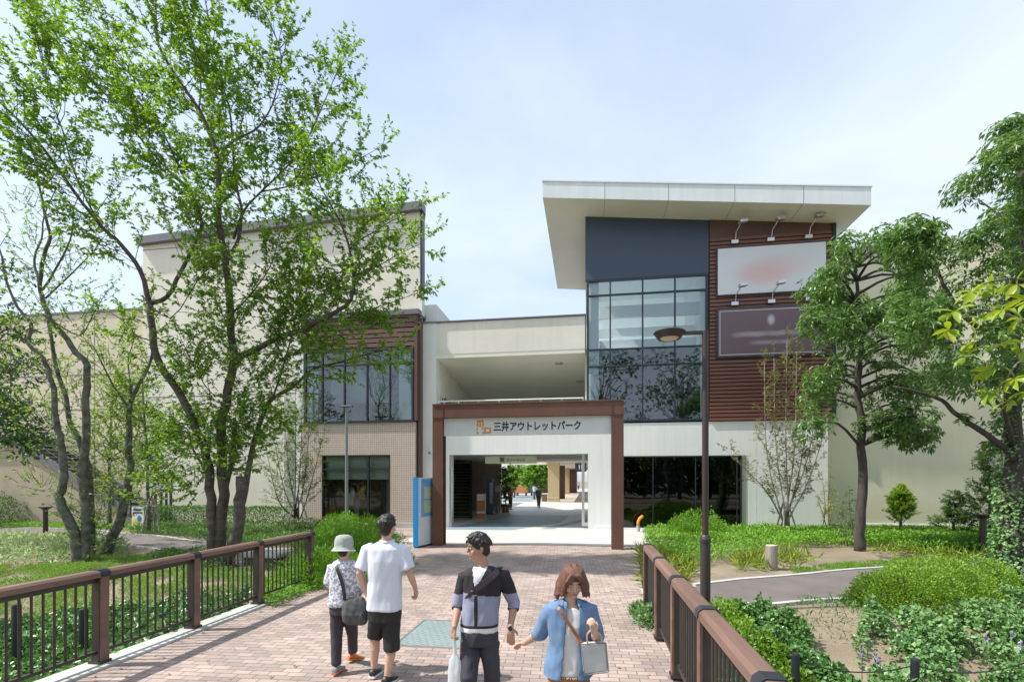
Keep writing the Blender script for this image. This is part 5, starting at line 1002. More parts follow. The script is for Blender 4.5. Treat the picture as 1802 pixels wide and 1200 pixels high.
# right, behind: thick bright cover up to the wall
o = cover('ground_cover', [(1140, 936), (1132, 950), (1150, 985), (1200, 1003), (1260, 993), (1350, 972), (1480, 955), (1560, 968), (1640, 975), (1760, 978), (1860, 978), (1860, 934)], 42000, .34, .085, .04, M['leaf_box'], .5); label_stuff(o, 'bright green ankle-high ground cover in front of the white and beige walls', 'ground cover')
w_ = [Vector((2.9, 17.3, 0)), Vector((2.9, 21.5, 0)), Vector((18, 21.6, 0)), Vector((18, 17.5, 0))]
o = cover('ground_cover', w_, 26000, .34, .11, .055, M['leaf_box'], .5, world=True); label_stuff(o, 'taller green ground cover strip along the foot of the right-hand walls', 'ground cover')
o = cover('strap_leaf_plants', [(1122, 965), (1128, 1018), (1165, 1062), (1205, 1030), (1225, 1000), (1180, 985)], 900, .10, .42, .035, M['lily'], .55, side=.7); label_stuff(o, 'yellowish strap-leaved lilies along the right edge of the bricks', 'plants')
o = cover('strap_leaf_plants', [(1290, 985), (1300, 1005), (1400, 1002), (1440, 985), (1350, 965)], 700, .07, .38, .035, M['lily'], .55, side=.7, thin=.8); label_stuff(o, 'yellowish strap-leaved lilies beside the sawn log', 'plants')
o = cover('strap_leaf_plants', [(1540, 965), (1540, 975), (1700, 985), (1790, 980), (1780, 968), (1650, 968)], 600, .07, .36, .035, M['lily'], .55, side=.7, thin=.8); label_stuff(o, 'yellowish strap-leaved plants at the foot of the low dark shrub', 'plants')
o = cover('grass', [(1400, 1010), (1520, 1000), (1700, 988), (1860, 982), (1860, 972), (1620, 980), (1470, 993), (1390, 1003)], 16000, .05, .08, .012, M['grass'], .9, thin=.95); label_stuff(o, 'bright grass strip behind the right asphalt path', 'grass')
# right, front: ivy and mixed shrubs on the slope
o = cover('ivy_cover', [(1240, 1085), (1225, 1130), (1265, 1290), (1500, 1290), (1560, 1230), (1530, 1170), (1450, 1130), (1400, 1095), (1340, 1080)], 24000, .26, .07, .055, M['leaf_ivy'], .4, clumpy=1.3, thin=.92); label_stuff(o, 'dark glossy ivy and low shrubs on the slope right of the railing', 'ivy')
o = cover('ivy_cover', [(1530, 1085), (1500, 1120), (1560, 1175), (1640, 1190), (1700, 1260), (2000, 1260), (2000, 1020), (1830, 1035), (1780, 1060), (1680, 1085), (1600, 1095)], 34000, .24, .07, .055, M['leaf_ivy2'], .4, clumpy=1.2, thin=.97); label_stuff(o, 'pale variegated ivy covering the slope around the ivy-wrapped trunk', 'ivy')
o = cover('ivy_cover', [(1450, 1180), (1440, 1230), (1480, 1300), (1700, 1300), (1760, 1250), (1600, 1190)], 7000, .14, .065, .05, M['leaf_ivy'], .4, clumpy=1.4, thin=.6); label_stuff(o, 'broken patches of ivy over bare soil around the lower rope bollards', 'ivy')
o = cover('sprigs', [(1395, 1058), (1400, 1100), (1480, 1110), (1560, 1085), (1540, 1055)], 420, .12, .11, .02, M['leaf_ivy'], .9, thin=.3); label_stuff(o, 'thin dark sprigs growing on the bare sandy bank', 'plants')
def spikes(pts, label):
    t = thing('violet_flower_spikes', dp(*pts[0]), label, 'flowers'); m1 = M.setdefault('violet', pm('violet_petal', (.32, .26, .48), .7, .15)); rr = random.Random(3)
    for (x, y, d) in pts:
        p = dp(x, y, d); g = MB(); g.cyl(p-Vector((0, 0, .3)), p, .005, n=5); s_ = g.build('stalk', M['grass_dark_solid'], t); g = MB()
        for k in range(16): a = rr.uniform(0, 6.28); h = k*.007; g.ball(p+Vector((.016*math.cos(a), .016*math.sin(a), h)), .009, n=6, k=4)
        g.build('blossom', m1, s_)
M['grass_dark_solid'] = pm('stalk_green', (.08, .16, .04), .6, .1)
spikes([(1540, 1160, 6.3), (1517, 1155, 6.3), (1546, 1172, 6.1)], 'pale violet flower spikes in the ivy between the rope bollards'); spikes([(1782, 1125, 6.3), (1795, 1142, 6.2), (1736, 1128, 6.4)], 'pale violet flower spikes in pale ivy near the lower right corner')
# ivy climbing the right trunk
r_ = np.random.default_rng(4); n_ = 5200; P = []; Dd = []
for i in range(n_):
    t_ = r_.random()**1.5*.52; f = t_*(len(tb)-1); k_ = int(f); c = tb[k_].lerp(tb[k_+1], f-k_); a = r_.uniform(0, 6.28); rr = .25*(1-.4*t_)+r_.uniform(0, .12)+.22*max(0, .12-t_)/.12*r_.random()
    if t_ > .28 and r_.random() < .6: continue
    P.append((c.x+rr*math.cos(a), c.y+rr*math.sin(a), c.z)); Dd.append((math.cos(a)+r_.normal()*.4, math.sin(a)+r_.normal()*.4, -.5))
P = np.array(P); Dd = np.array(Dd); k = r_.uniform(.6, 1.2, len(P)); me = leaves_mesh(P, Dd, Dd*np.array([1, 1, 0])+np.array([0, 0, .6])+r_.normal(size=P.shape)*.3, .075*k, .06*k); o = link_mesh('climbing_ivy', me, None, M['leaf_ivy2']); tag(o, 'pale ivy climbing the thick trunk at the right edge', 'ivy')
# left lawn and beds
o = cover('ivy_cover', [(-260, 1100), (-200, 1400), (200, 1290), (330, 1130), (430, 1080), (440, 1050), (330, 1050), (150, 1060), (-100, 1075)], 26000, .22, .08, .062, M['leaf_ivy'], .4, clumpy=1., hole=path_r, six=False); label_stuff(o, 'glossy ivy filling the bank below the left railing', 'ivy')
o = cover('grass', [(-300, 1000), (-260, 1095), (-100, 1080), (150, 1064), (330, 1052), (440, 1052), (540, 1020), (520, 995), (400, 1000), (330, 985), (250, 975), (100, 990)], 60000, .07, .07, .014, M['grass'], .8, hole=path_r, clumpy=.8, thin=.97); label_stuff(o, 'rough bright lawn around the left tree trunks', 'grass')
o = cover('variegated_plants', [(-200, 945), (-250, 1000), (60, 992), (150, 985), (230, 975), (215, 960), (130, 947)], 14000, .25, .14, .035, M['leaf_varieg'], .5, clumpy=.8); label_stuff(o, 'cream-edged variegated plants along the left asphalt path', 'plants')
o = cover('ground_cover', [(225, 940), (290, 945), (350, 952), (430, 962), (530, 962), (640, 965), (600, 935), (480, 926), (250, 927)], 30000, .33, .07, .035, M['leaf_fresh'] if False else M['leaf_hedge'], .5); label_stuff(o, 'low leafy shrubs between the left asphalt path and the hedge', 'ground cover')
o = cover('ground_cover', [(20, 929), (200, 934), (330, 943), (440, 957), (540, 960), (540, 945), (250, 922), (-100, 918), (-100, 928)], 26000, .22, .08, .03, M['leaf_box'], .5); label_stuff(o, 'bright green low strip behind the left asphalt path', 'ground cover')
o = cover('ground_cover', [(440, 1052), (480, 1072), (545, 1042), (600, 1020), (560, 1005), (500, 1015)], 6000, .16, .05, .035, M['leaf_box'], .5); label_stuff(o, 'bright green creeper spilling through the end of the left railing', 'ground cover')
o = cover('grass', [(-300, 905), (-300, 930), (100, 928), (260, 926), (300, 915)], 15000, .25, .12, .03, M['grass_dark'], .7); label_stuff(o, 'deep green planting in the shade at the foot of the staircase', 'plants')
mound('path_edge_shrub', [el(345, 985, .5, .4, .4), el(380, 1000, .5, .4, .35), el(292, 990, .5, .4, .4), el(300, 984, .4, .4, .35)], 4500, .07, .03, M['leaf_hedge'], 'small dark shrubs at the near edge of the left asphalt path')
# courtyard and passage greenery
def qd(px, py, d): return dp(px, py, d)
clumptree(61, [(940, 878), (941, 860), (942, 840)], 57, .12, [(935, 835, 1.4, 60, 0), (950, 828, 1.4, 60, .5), (928, 845, 1.0, 40, .2), (957, 842, 1.1, 45, 0), (943, 820, 1.0, 40, 0), (950, 850, .8, 30, 0)], 'leafy bright tree in the sunlit courtyard beyond the passage', gp(940, 878), M['bark_grey'], M['leaf_box'], .3, .18, lt=.7)
clumptree(62, [(905, 876), (906, 850), (905, 835)], 62, .12, [(905, 832, 1.6, 60, 0), (912, 842, 1.3, 50, 0), (900, 845, 1.3, 50, 0), (908, 822, 1.2, 40, 0)], 'darker leafy tree at the left of the sunlit courtyard', gp(905, 876), M['bark_grey'], M['leaf_cherry'], .3, .18, lt=.7)
clumptree(63, [(889, 902), (890, 880), (890, 850)], 33, .06, [(889, 840, .55, 50, 0), (893, 855, .5, 45, 0), (886, 865, .45, 40, 0), (891, 826, .45, 40, 0), (890, 876, .35, 30, 0)], 'dark potted indoor tree inside the passage beside the poster panel', dp(889, 902, 33), M['bark_dark'], M['leaf_dark'], .16, .08, lt=.35)
p = dp(889, 904, 32.8); g = MB(); g.lathe([(.25, 0), (.34, .5), (.36, .55), (.3, .55)], (p.x, p.y, .02), 16); tag(g.build('plant_pot', pm('pot_clay', (.28, .12, .08), .7, .1), None), 'round clay pot holding the dark tree inside the passage', 'pot')
p = fp(785, 706, FY+.6); mound('terrace_plant', [(p.x, FY+.7, 5.2, .5, .3, .75), (p.x+.7, FY+.7, 5.2, .35, .3, .55)], 700, .16, .04, M['leaf_dark'], 'dark leafy plant showing above the left end of the terrace railing')
# trees standing behind the camera that the shop glass mirrors
for i, (x, y, hh) in enumerate([(-10, -9, 15), (1.5, -24, 19), (10, -12, 16), (16, -26, 19), (-16, -24, 19)]):
    T = Tree(70+i, .34, .2, .12); b = Vector((x, y, 0)); T.wood.tube([b, b+Vector((.2, 0, hh*.5)), b+Vector((0, .1, hh*.85))], [.25, .16, .05], 8)
    for k_ in range(26):
        a = T.r.uniform(0, 6.28); q = b+Vector((math.cos(a)*hh*.28*T.r.random()**.5, math.sin(a)*hh*.28*T.r.random()**.5, hh*T.r.uniform(.4, 1.0))); T.wood.tube([b+Vector((0, 0, q.z*.7)), q], [.05, .02], 4); T.clump(q, hh*.11, 26, b, .6)
    T.finish('roadside_tree', ['round tree behind the viewpoint mirrored low in the tower glass', 'tall tree far behind the viewpoint in line with the path', 'mid-height tree behind the viewpoint to the right of the path', 'tall tree farthest back on the right behind the viewpoint', 'tall tree farthest back on the left behind the viewpoint'][i], 'tree', b, M['bark_dark'], M['leaf_dark'])
o = None
r8 = np.random.default_rng(88); n8 = 26000; P = np.stack([r8.uniform(-70, 70, n8), r8.uniform(-46, -40, n8), 9.5*r8.random(n8)**.8], 1); P[:, 2] *= .75+.35*np.array([noise.noise(Vector((a*.15, 0, 3))) for a in P[:, 0]])
k8 = r8.uniform(.6, 1.3, n8); o = link_mesh('woodland', leaves_mesh(P, r8.normal(size=(n8, 3)), r8.normal(size=(n8, 3))+np.array([0, .6, .6]), .95*k8, .6*k8), None, M['leaf_dark']); tag(o, 'belt of dark woodland far behind the viewpoint, mirrored in the glass', 'woodland', None, 'stuff')  # unseen foliage belt added to give the shop glass a dark reflection
# fallen leaves
r9 = np.random.default_rng(5); n9 = 260; P = np.stack([np.where(r9.random(n9) < .6, -5.4+r9.random(n9)**2*3, 1.-r9.random(n9)**2*3), r9.uniform(2, 15.5, n9), np.full(n9, .012)], 1); D = r9.normal(size=(n9, 3)); D[:, 2] = .05
o = link_mesh('fallen_leaves', leaves_mesh(P, D, np.array([[0, 0, 1.]])+r9.normal(size=(n9, 3))*.15, r9.uniform(.03, .07, n9), r9.uniform(.02, .035, n9)), None, leafmat('dry_leaf', (.25, .12, .04), (.42, .26, .10), .1, .7)); tag(o, 'dry brown fallen leaves scattered over the brick path', 'leaves', None, 'stuff')
# ------------------------------------------------------------------ people
M['skin'] = pm('skin', (.56, .36, .27), .55, .05, 12, spec=.4); M['skin_tan'] = pm('skin_tan', (.44, .26, .18), .55, .05, 12, spec=.4); M['skin_leg'] = pm('skin_leg', (.60, .41, .31), .55, .05, 12)
M['hair_black'] = pm('black_hair', (.018, .015, .015), .4, .3, 40, .5, 90, stretch=(1, 1, .2)); M['hair_brown'] = pm('brown_hair', (.17, .075, .05), .65, .3, 40, .5, 90, stretch=(1, 1, .2), col2=(.10, .042, .03))
M['eye_white'] = pm('eye_white', (.7, .68, .66), .3, .01); M['iris'] = pm('iris', (.02, .012, .01), .3, .01); M['lips'] = pm('lips', (.45, .17, .15), .5, .03)
def remesh(mb, name, mats, parent, vox=.01, wr=0., wsc=(9, 9, 5), classify=None, smooth_n=2, seed=0.):
    me0 = mb.mesh('src'); o = bpy.data.objects.new('src', me0); C.objects.link(o)
    a = o.modifiers.new('r', 'REMESH'); a.mode = 'VOXEL'; a.voxel_size = vox; b = o.modifiers.new('s', 'SMOOTH'); b.iterations = smooth_n; b.factor = .5
    bpy.context.view_layer.update(); me = bpy.data.meshes.new_from_object(o.evaluated_get(bpy.context.evaluated_depsgraph_get())); bpy.data.objects.remove(o); bpy.data.meshes.remove(me0)
    n = len(me.vertices); co = np.empty(n*3, np.float32); me.vertices.foreach_get('co', co); co = co.reshape(-1, 3)
    if wr:
        no = np.empty(n*3, np.float32); me.vertices.foreach_get('normal', no); no = no.reshape(-1, 3)
        k = np.array([noise.noise(Vector((x*wsc[0]+seed, y*wsc[1], z*wsc[2]+x*3)))+.5*noise.noise(Vector((x*wsc[0]*2.3, y*wsc[1]*2.3+seed, z*wsc[2]*2.2-x*8))) for x, y, z in co], np.float32); co += no*(k*wr)[:, None]; me.vertices.foreach_set('co', co.ravel())
    me.materials.clear()
    if classify:
        nf = len(me.polygons); ce = np.empty(nf*3, np.float32); me.polygons.foreach_get('center', ce); me.polygons.foreach_set('material_index', classify(ce.reshape(-1, 3)).astype(np.int32))
    me.update(); return link_mesh(name, me, parent, mats, True)
def loft(mb, rings, n=22, pw=2.5):
    """rings: (centre, right vector*rx, forward vector*ry)"""
    b = len(mb.v); k = len(rings); fs = []
    for c, rx, ry in rings:
        for j in range(n):
            t = 2*math.pi*j/n; ct, st_ = math.cos(t), math.sin(t); e = 2/pw; x = math.copysign(abs(ct)**e, ct); y = math.copysign(abs(st_)**e, st_); mb.v.append(tuple(Vector(c)+rx*x+ry*y))
    for i in range(k-1):
        for j in range(n): fs.append((b+i*n+j, b+i*n+(j+1) % n, b+(i+1)*n+(j+1) % n, b+(i+1)*n+j))
    fs += [tuple(b+j for j in range(n-1, -1, -1)), tuple(b+(k-1)*n+j for j in range(n))]; mb.f += fs; mb.m += [0]*len(fs)
def head_parts(t, body, c, fwd, tilt, s, skin, face=True):
    """adds the head to the body mesh; c centre of the skull, fwd where the face looks"""
    f = Vector(fwd).normalized(); up = Vector((0, 0, 1)); r = f.cross(up).normalized(); up = r.cross(f).normalized(); f = (f*math.cos(tilt)-up*math.sin(tilt)).normalized(); up = r.cross(f)
    Mx = Matrix((r, f, up)).transposed()
    def W(x, y, z): return Vector(c)+Mx @ Vector((x*s, y*s, z*s))
    body.ball(W(0, -.005, .02), .076*s, .095*s, .098*s, 20, 14, Mx); body.ball(W(0, .022, -.05), .056*s, .066*s, .062*s, 16, 10, Mx); body.ball(W(0, .07, -.088), .026*s, .024*s, .022*s, 10, 8, Mx)
    body.tube([W(0, .088, .018), W(0, .104, -.02), W(0, .098, -.032)], [.009*s, .014*s, .012*s], 8); body.ball(W(0, .082, .03), .05*s, .012*s, .012*s, 12, 8, Mx)
    for k in (-1, 1): body.ball(W(k*.078, -.005, -.01), .009*s, .018*s, .031*s, 10, 8, Mx); body.ball(W(k*.042, .066, -.03), .022*s, .018*s, .022*s, 10, 8, Mx)
    body.ball(W(0, .088, -.058), .024*s, .01*s, .010*s, 10, 6, Mx)
    if face:
        for k in (-1, 1):
            g = MB(); g.ball(W(k*.031, .083, .006), .0145*s, .008*s, .0075*s, 10, 8, Mx); e = g.build('eye', M['eye_white'], t, smooth=True); g = MB(); g.ball(W(k*.031, .0895, .006), .0065*s, .003*s, .0065*s, 8, 6, Mx); g.build('iris', M['iris'], e, smooth=True)
            g = MB(); g.tube([W(k*.014, .095, .026), W(k*.032, .094, .033), W(k*.05, .082, .026)], [.003*s, .0042*s, .002*s], 6); g.build('eyebrow', M['hair_black'], t)
        g = MB(); g.ball(W(0, .0955, -.055), .021*s, .005*s, .0045*s, 10, 6, Mx); g.ball(W(0, .095, -.063), .018*s, .006*s, .005*s, 10, 6, Mx); g.build('lips', M['lips'], t, smooth=True)
    return W, Mx
def short_hair(t, W, s, m, seed=0, vox=.006, locks=240):
    r = random.Random(seed); g = MB(); Mx = None
    c = W(0, -.014, .036); rr = (W(1, 0, 0)-W(0, 0, 0)).normalized(); ff = (W(0, 1, 0)-W(0, 0, 0)).normalized(); uu = rr.cross(ff); Mx = Matrix((rr, ff, uu)).transposed()
    g.ball(c, .083*s, .096*s, .095*s, 20, 14, Mx); g.ball(W(0, -.045, -.03), .066*s, .056*s, .07*s, 16, 10, Mx)
    for i in range(locks):
        a = r.uniform(0, 6.28); e = math.asin(r.uniform(-.15, 1)); x, y, z = math.cos(e)*math.cos(a), math.cos(e)*math.sin(a), math.sin(e)
        if y > .35 and z < .38: continue
        if z < .0 and y > -.2: continue
        p0 = (x*.080, y*.096-.012, z*.094+.036); d = (x*.35+r.gauss(0, .16), y*.3+.55*(z > .4)+r.gauss(0, .16), z*.1+r.gauss(0, .1)-.55*(z < .6)); q = [p0, tuple(p0[j]+d[j]*.022+(.004*(x, y, z)[j]) for j in range(3)), tuple(p0[j]+d[j]*.046-(.002*(x, y, z)[j]) for j in range(3))]
        g.tube([W(*v) for v in q], [.010*s, .008*s, .003*s], 6)
    for k in (-1, 1): g.tube([W(k*.074, .018, .03), W(k*.077, .016, -.012)], [.009*s, .005*s], 6)
    return remesh(g, 'hair', m, t, vox, smooth_n=1)
def hand(g, wr, d, palm, s=1., curl=.5, side=1, spread=.1):
    """wr wrist, d hand direction, palm = palm normal, side = +1/-1 where the thumb leaves"""
    d = Vector(d).normalized(); pn = Vector(palm); pn = (pn-d*pn.dot(d)).normalized(); sd_ = d.cross(pn)*side; Mx = Matrix((sd_, d, pn)).transposed(); wr = Vector(wr)
    g.ball(wr+d*.045*s, .037*s, .05*s, .015*s, 14, 10, Mx); g.tube([wr-d*.02, wr+d*.03*s], [.024*s, .024*s], 10)
    tips = []
    for i, (o, ln) in enumerate(((.027, .072), (.009, .08), (-.009, .074), (-.026, .058))):
        p = wr+d*.083*s+sd_*o*s; dd = (d+sd_*o*spread*20).normalized(); pts = [p-dd*.02*s]; a = 0; cur = p; seg = (.42, .32, .26)
        pts.append(p)
        for k in range(3):
            a += curl*(.7 if k == 0 else 1.)*(1+.12*i); v = dd*math.cos(a)+pn*math.sin(a); cur = cur+v*ln*seg[k]*s; pts.append(cur)
        g.tube(pts, [.010*s, .0098*s, .009*s, .0082*s, .0068*s], 8); tips.append(cur)
    p = wr+d*.025*s+sd_*.028*s; v1 = (d*.55+sd_*.75+pn*.25).normalized(); v2 = (d*.8+sd_*.25+pn*(.3+.4*curl)).normalized(); g.tube([wr+d*.015*s+sd_*.012*s, p, p+v1*.036*s, p+v1*.036*s+v2*.03*s], [.013*s, .0125*s, .011*s, .008*s], 8)
    return tips
def build_body(t, J, s, skin, face=True, vox=.0052, parts=None):
    g = MB()
    W, Mx = head_parts(t, g, J['head'], J['look'], J.get('tilt', 0), s, skin, face)
    g.tube([J['neck']-Vector((0, 0, .05)), J['neck'], W(0, -.02, -.05)], [.062*s, .054*s, .050*s], 14)
    r, f = J['r'], J['f']
    loft(g, [(c, r*a*.88, f*b*.85) for c, a, b in J['torso']])
    for k in 'AB':
        sh, e, w = J['sh'+k], J['el'+k], J['wr'+k]; g.ball(sh-Z*.012, .043*s); g.tube([sh-Z*.01, sh.lerp(e, .5), e, e.lerp(w, .35), w], [.042*s, .043*s, .037*s, .038*s, .025*s], 12)
        hd = J.get('hand'+k)
        if hd: J['tips'+k] = hand(g, w, hd[0], hd[1], s*hd[4] if len(hd) > 4 else s, hd[2], hd[3])
        h, kn, an = J['hip'+k], J['kn'+k], J['an'+k]; g.tube([h+Vector((0, 0, .06)), h.lerp(kn, .3), kn+Vector((0, 0, .03)), kn.lerp(an, .3), kn.lerp(an, .7), an], [.075*s, .074*s, .054*s, .055*s, .039*s, .032*s], 14)
        fd = J['foot'+k].normalized(); g.tube([an, an-Vector((0, 0, .03))+fd*.03, an-Vector((0, 0, .055))+fd*.12], [.034*s, .034*s, .028*s], 10)
    g_ = remesh(g, 'body', skin, t, vox); return W, Mx
def shoe(t, an, fd, s, m, sole, name='shoe'):
    fd = Vector(fd).normalized(); sdv = fd.cross(Vector((0, 0, 1))).normalized(); up = sdv.cross(fd); b = Vector(an)-up*.075*s; rings = []
    for y, w, h in ((-.065, .028, .05), (-.045, .036, .075), (0, .038, .082), (.05, .042, .06), (.10, .047, .045), (.15, .045, .036), (.185, .028, .024)): rings.append((b+fd*y*s+up*(h/2+.012)*s, sdv*w*s, up*h/2*s))
    g = MB(); loft(g, rings, 14, 2.3); o = remesh(g, name, m, t, .007); g = MB(); rings = [(b+fd*y*s+up*.008*s, sdv*(w+.004)*s, up*.012*s) for y, w in ((-.072, .024), (-.05, .036), (.05, .041), (.11, .048), (.16, .044), (.195, .024))]; loft(g, rings, 14, 3.5); g.build('sole', sole, o)
CR = Vector((CA, SA, 0)); CF = Vector((-SA, CA, 0))         # viewer's right and forward, for laying people out
V3 = Vector; Z = Vector((0, 0, 1))
def rot2(a): return Vector((math.cos(a), math.sin(a), 0))
# 1 --- man in white shirt, seen from behind
d = 5.28; J = {}
J['head'] = dp(681, 926, d); J['look'] = V3((.10, 1, 0)); J['neck'] = dp(681, 951, d); r, f = CR, CF; J['r'], J['f'] = r, f
J['torso'] = [(dp(680, 956, d), .09, .07), (dp(680, 966, d), .17, .10), (dp(679, 990, d), .165, .11), (dp(678, 1030, d), .145, .10), (dp(677, 1060, d), .155, .11), (dp(676, 1085, d), .14, .11)]
J['shA'], J['elA'], J['wrA'] = dp(648, 967, d), dp(633, 1008, d-.02), dp(646, 1046, d+.1); J['shB'], J['elB'], J['wrB'] = dp(710, 967, d), dp(721, 1008, d-.02), dp(731, 1034, d+.1)
J['handA'] = (V3((.25, .3, -1)), V3((1, 0, 0)), .35, 1); J['handB'] = (V3((.05, .1, -1)), V3((-.6, -.8, 0)), .85, -1)
J['hipA'], J['knA'], J['anA'] = dp(664, 1084, d), dp(660, 1128, d+.12), dp(658, 1177, 5.38); J['hipB'], J['knB'], J['anB'] = dp(690, 1084, d), dp(689, 1138, d-.02), dp(681, 1190, 5.2)
J['footA'] = V3((-.1, 1, -.1)); J['footB'] = V3((.15, 1, -.1))
t = thing('person', (J['anB'].x, J['anB'].y, 0), 'man seen from behind in white short-sleeved shirt and long black shorts', 'person', 'people walking on the brick path')
W, Mx = build_body(t, J, 1., M['skin']); short_hair(t, W, 1.03, M['hair_black'], 2)
M['white_shirt'] = pm('white_shirt_cloth', (.66, .70, .80), .8, .03, 6, .1, 200)
g = MB(); loft(g, [(dp(681, 952, d), r*.075, f*.065), (dp(680, 957, d), r*.13, f*.09), (dp(679.5, 965, d), r*.205, f*.115), (dp(679, 985, d), r*.195, f*.13), (dp(678, 1020, d), r*.178, f*.13), (dp(677, 1050, d), r*.18, f*.135), (dp(677, 1070, d), r*.188, f*.14), (dp(677, 1071.5, d), r*.18, f*.13)])
for k in 'AB': a = J['sh'+k]; b = a.lerp(J['el'+k], .8); g.tube([a+(dp(680, 967, d)-a)*.25+Z*.01, a, b, b+(b-a)*.02], [.075, .075, .082, .078], 16)
remesh(g, 'shirt', M['white_shirt'], t, .009, .013, (7, 7, 3), seed=1.)
g = MB(); pts = [dp(681, 952, d)+rot2(x)*.066+Z*.005*math.sin(x) for x in [i*.5236 for i in range(13)]]
g.tube(pts, .018, 8); g.build('collar', M['white_shirt'], t, smooth=True)
M['black_cloth'] = pm('black_shorts_cloth', (.018, .018, .02), .75, .2, 5)
g = MB(); loft(g, [(dp(677, 1062, d), r*.165, f*.125), (dp(677, 1075, d), r*.175, f*.13), (dp(677, 1090, d), r*.172, f*.13)])
for k, fr in (('A', .8), ('B', 1.08)):
    a = J['hip'+k]; b = a+(J['kn'+k]-a)*fr; x = dp(668 if k == 'A' else 690, 1080, d); g.tube([x, a.lerp(b, .3), b, b-Z*.005], [.088, .092, .09, .085], 16)
remesh(g, 'shorts', M['black_cloth'], t, .009, .011, seed=2.)
for k in 'AB': shoe(t, J['an'+k], J['foot'+k], 1.05, M['black'], M['white'])
# 2 --- elderly woman with hat, seen from behind
d = 5.55; s = .92; J = {}; r, f = CR, CF; J['r'], J['f'] = r, f
J['head'] = dp(606, 966, d); J['look'] = V3((-.1, 1, 0)); J['tilt'] = .15; J['neck'] = dp(606, 984, d)
J['torso'] = [(dp(606, 987, d), .08, .06), (dp(605, 997, d), .14, .09), (dp(605, 1020, d), .13, .10), (dp(604, 1045, d), .12, .1), (dp(603, 1062, d), .13, .1), (dp(603, 1075, d), .12, .1)]
J['shA'], J['elA'], J['wrA'] = dp(585, 997, d), dp(578, 1026, d), dp(588, 1028, d+.2); J['shB'], J['elB'], J['wrB'] = dp(628, 997, d), dp(636, 1030, d), dp(630, 1055, d+.15)
J['handA'] = (V3((.4, 1, 0)), V3((0, 0, -1)), .6, 1, .9); J['handB'] = (V3((0, .4, -1)), V3((-1, 0, 0)), .6, -1, .9)
J['hipA'], J['knA'], J['anA'] = dp(594, 1074, d), dp(592, 1120, d-.03), dp(592, 1172, 5.45); J['hipB'], J['knB'], J['anB'] = dp(614, 1074, d), dp(620, 1115, d+.15), dp(621, 1150, 5.85)
J['footA'] = V3((-.05, 1, -.05)); J['footB'] = V3((.45, 1, -.25))
t = thing('person', (J['anA'].x, J['anA'].y, 0), 'elderly woman seen from behind in patterned blouse, dark cropped trousers and pale bucket hat', 'person', 'people walking on the brick path')
W, Mx = build_body(t, J, s, M['skin']); short_hair(t, W, .86, M['hair_black'], 5, locks=0)
def patmat():
    m = pm('patterned_blouse', (.62, .64, .68), .85, .03, 5); nt_ = m.node_tree; b = nt_.nodes['Principled BSDF']; tcn = N(nt_, 'ShaderNodeTexCoord'); v = N(nt_, 'ShaderNodeTexNoise', Scale=38., Detail=2.); L(nt_, tcn.outputs['Object'], v.inputs['Vector'])
    rp = N(nt_, 'ShaderNodeValToRGB'); rp.color_ramp.elements[0].position = .47; rp.color_ramp.elements[1].position = .54; rp.color_ramp.elements[0].color = (.66, .68, .73, 1); rp.color_ramp.elements[1].color = (.27, .31, .38, 1); L(nt_, v.outputs['Fac'], rp.inputs[0]); L(nt_, rp.outputs[0], b.inputs['Base Color']); return m
g = MB(); loft(g, [(dp(606, 984, d), r*.07, f*.06), (dp(606, 988, d), r*.12, f*.085), (dp(606, 996, d), r*.165, f*.10), (dp(606, 1015, d), r*.155, f*.12), (dp(605, 1040, d), r*.155, f*.12), (dp(604.5, 1062, d), r*.175, f*.13), (dp(604.5, 1064, d), r*.168, f*.12)])
for k in 'AB': a, b, c = J['sh'+k], J['el'+k], J['wr'+k]; q = b.lerp(c, .35); g.tube([a+(dp(606, 1000, d)-a)*.3, a, b, q], [.06, .062, .058, .056], 14)
remesh(g, 'blouse', patmat(), t, .009, .011, seed=3.)
M['dark_trouser'] = pm('dark_plum_trousers', (.05, .042, .055), .8, .15, 5)
g = MB(); loft(g, [(dp(604, 1058, d), r*.145, f*.12), (dp(604, 1078, d), r*.15, f*.125)])
for k, e in (('A', .93), ('B', .88)): a, b, c = J['hip'+k], J['kn'+k], J['an'+k]; q = b.lerp(c, e); g.tube([a, a.lerp(b, .5), b, q, q-Z*.005], [.085, .078, .064, .055, .052], 14)
remesh(g, 'trousers', M['dark_trouser'], t, .009, .005, seed=4.)
M['shoe_orange'] = pm('orange_shoe', (.62, .20, .06), .6, .05); M['shoe_grey'] = pm('grey_shoe', (.25, .29, .33), .7, .05)
for k in 'AB': shoe(t, J['an'+k], J['foot'+k], .9, M['shoe_grey'] if k == 'A' else M['shoe_orange'], M['shoe_orange'])
hc = dp(605, 965, d)+Z*.02; M['hat'] = pm('grey_green_hat', (.36, .39, .36), .9, .1, 20, .3, 120); ht = thing('bucket_hat', hc, 'pale grey-green bucket hat worn by the elderly woman', 'hat')
tl = Matrix.Rotation(-.12, 3, CR); g = MB()
prof = [(.1, .0), (.105, .03), (.101, .08), (.086, .118), (.05, .135), (0, .139)]; g2 = MB(); g2.lathe([(.126, -.035), (.112, -.012)]+prof, (0, 0, 0), 28); g2.v = [tuple(hc+tl @ Vector(v)) for v in g2.v]; g2.f = g2.f[:-2]
g2.build('hat', M['hat'], ht, smooth=True); g3 = MB(); g3.lathe([(.122, -.036), (.13, -.046), (.132, -.04), (.125, -.034)], (0, 0, 0), 28); g3.v = [tuple(hc+tl @ Vector(v)) for v in g3.v]; g3.f = g3.f[:-2]; g3.build('brim_edge', M['blind'], ht, smooth=True)
bag = thing('shoulder_bag', dp(624, 1096, d-.12), 'dark patterned slouchy shoulder bag slung across the back of the elderly woman', 'bag')
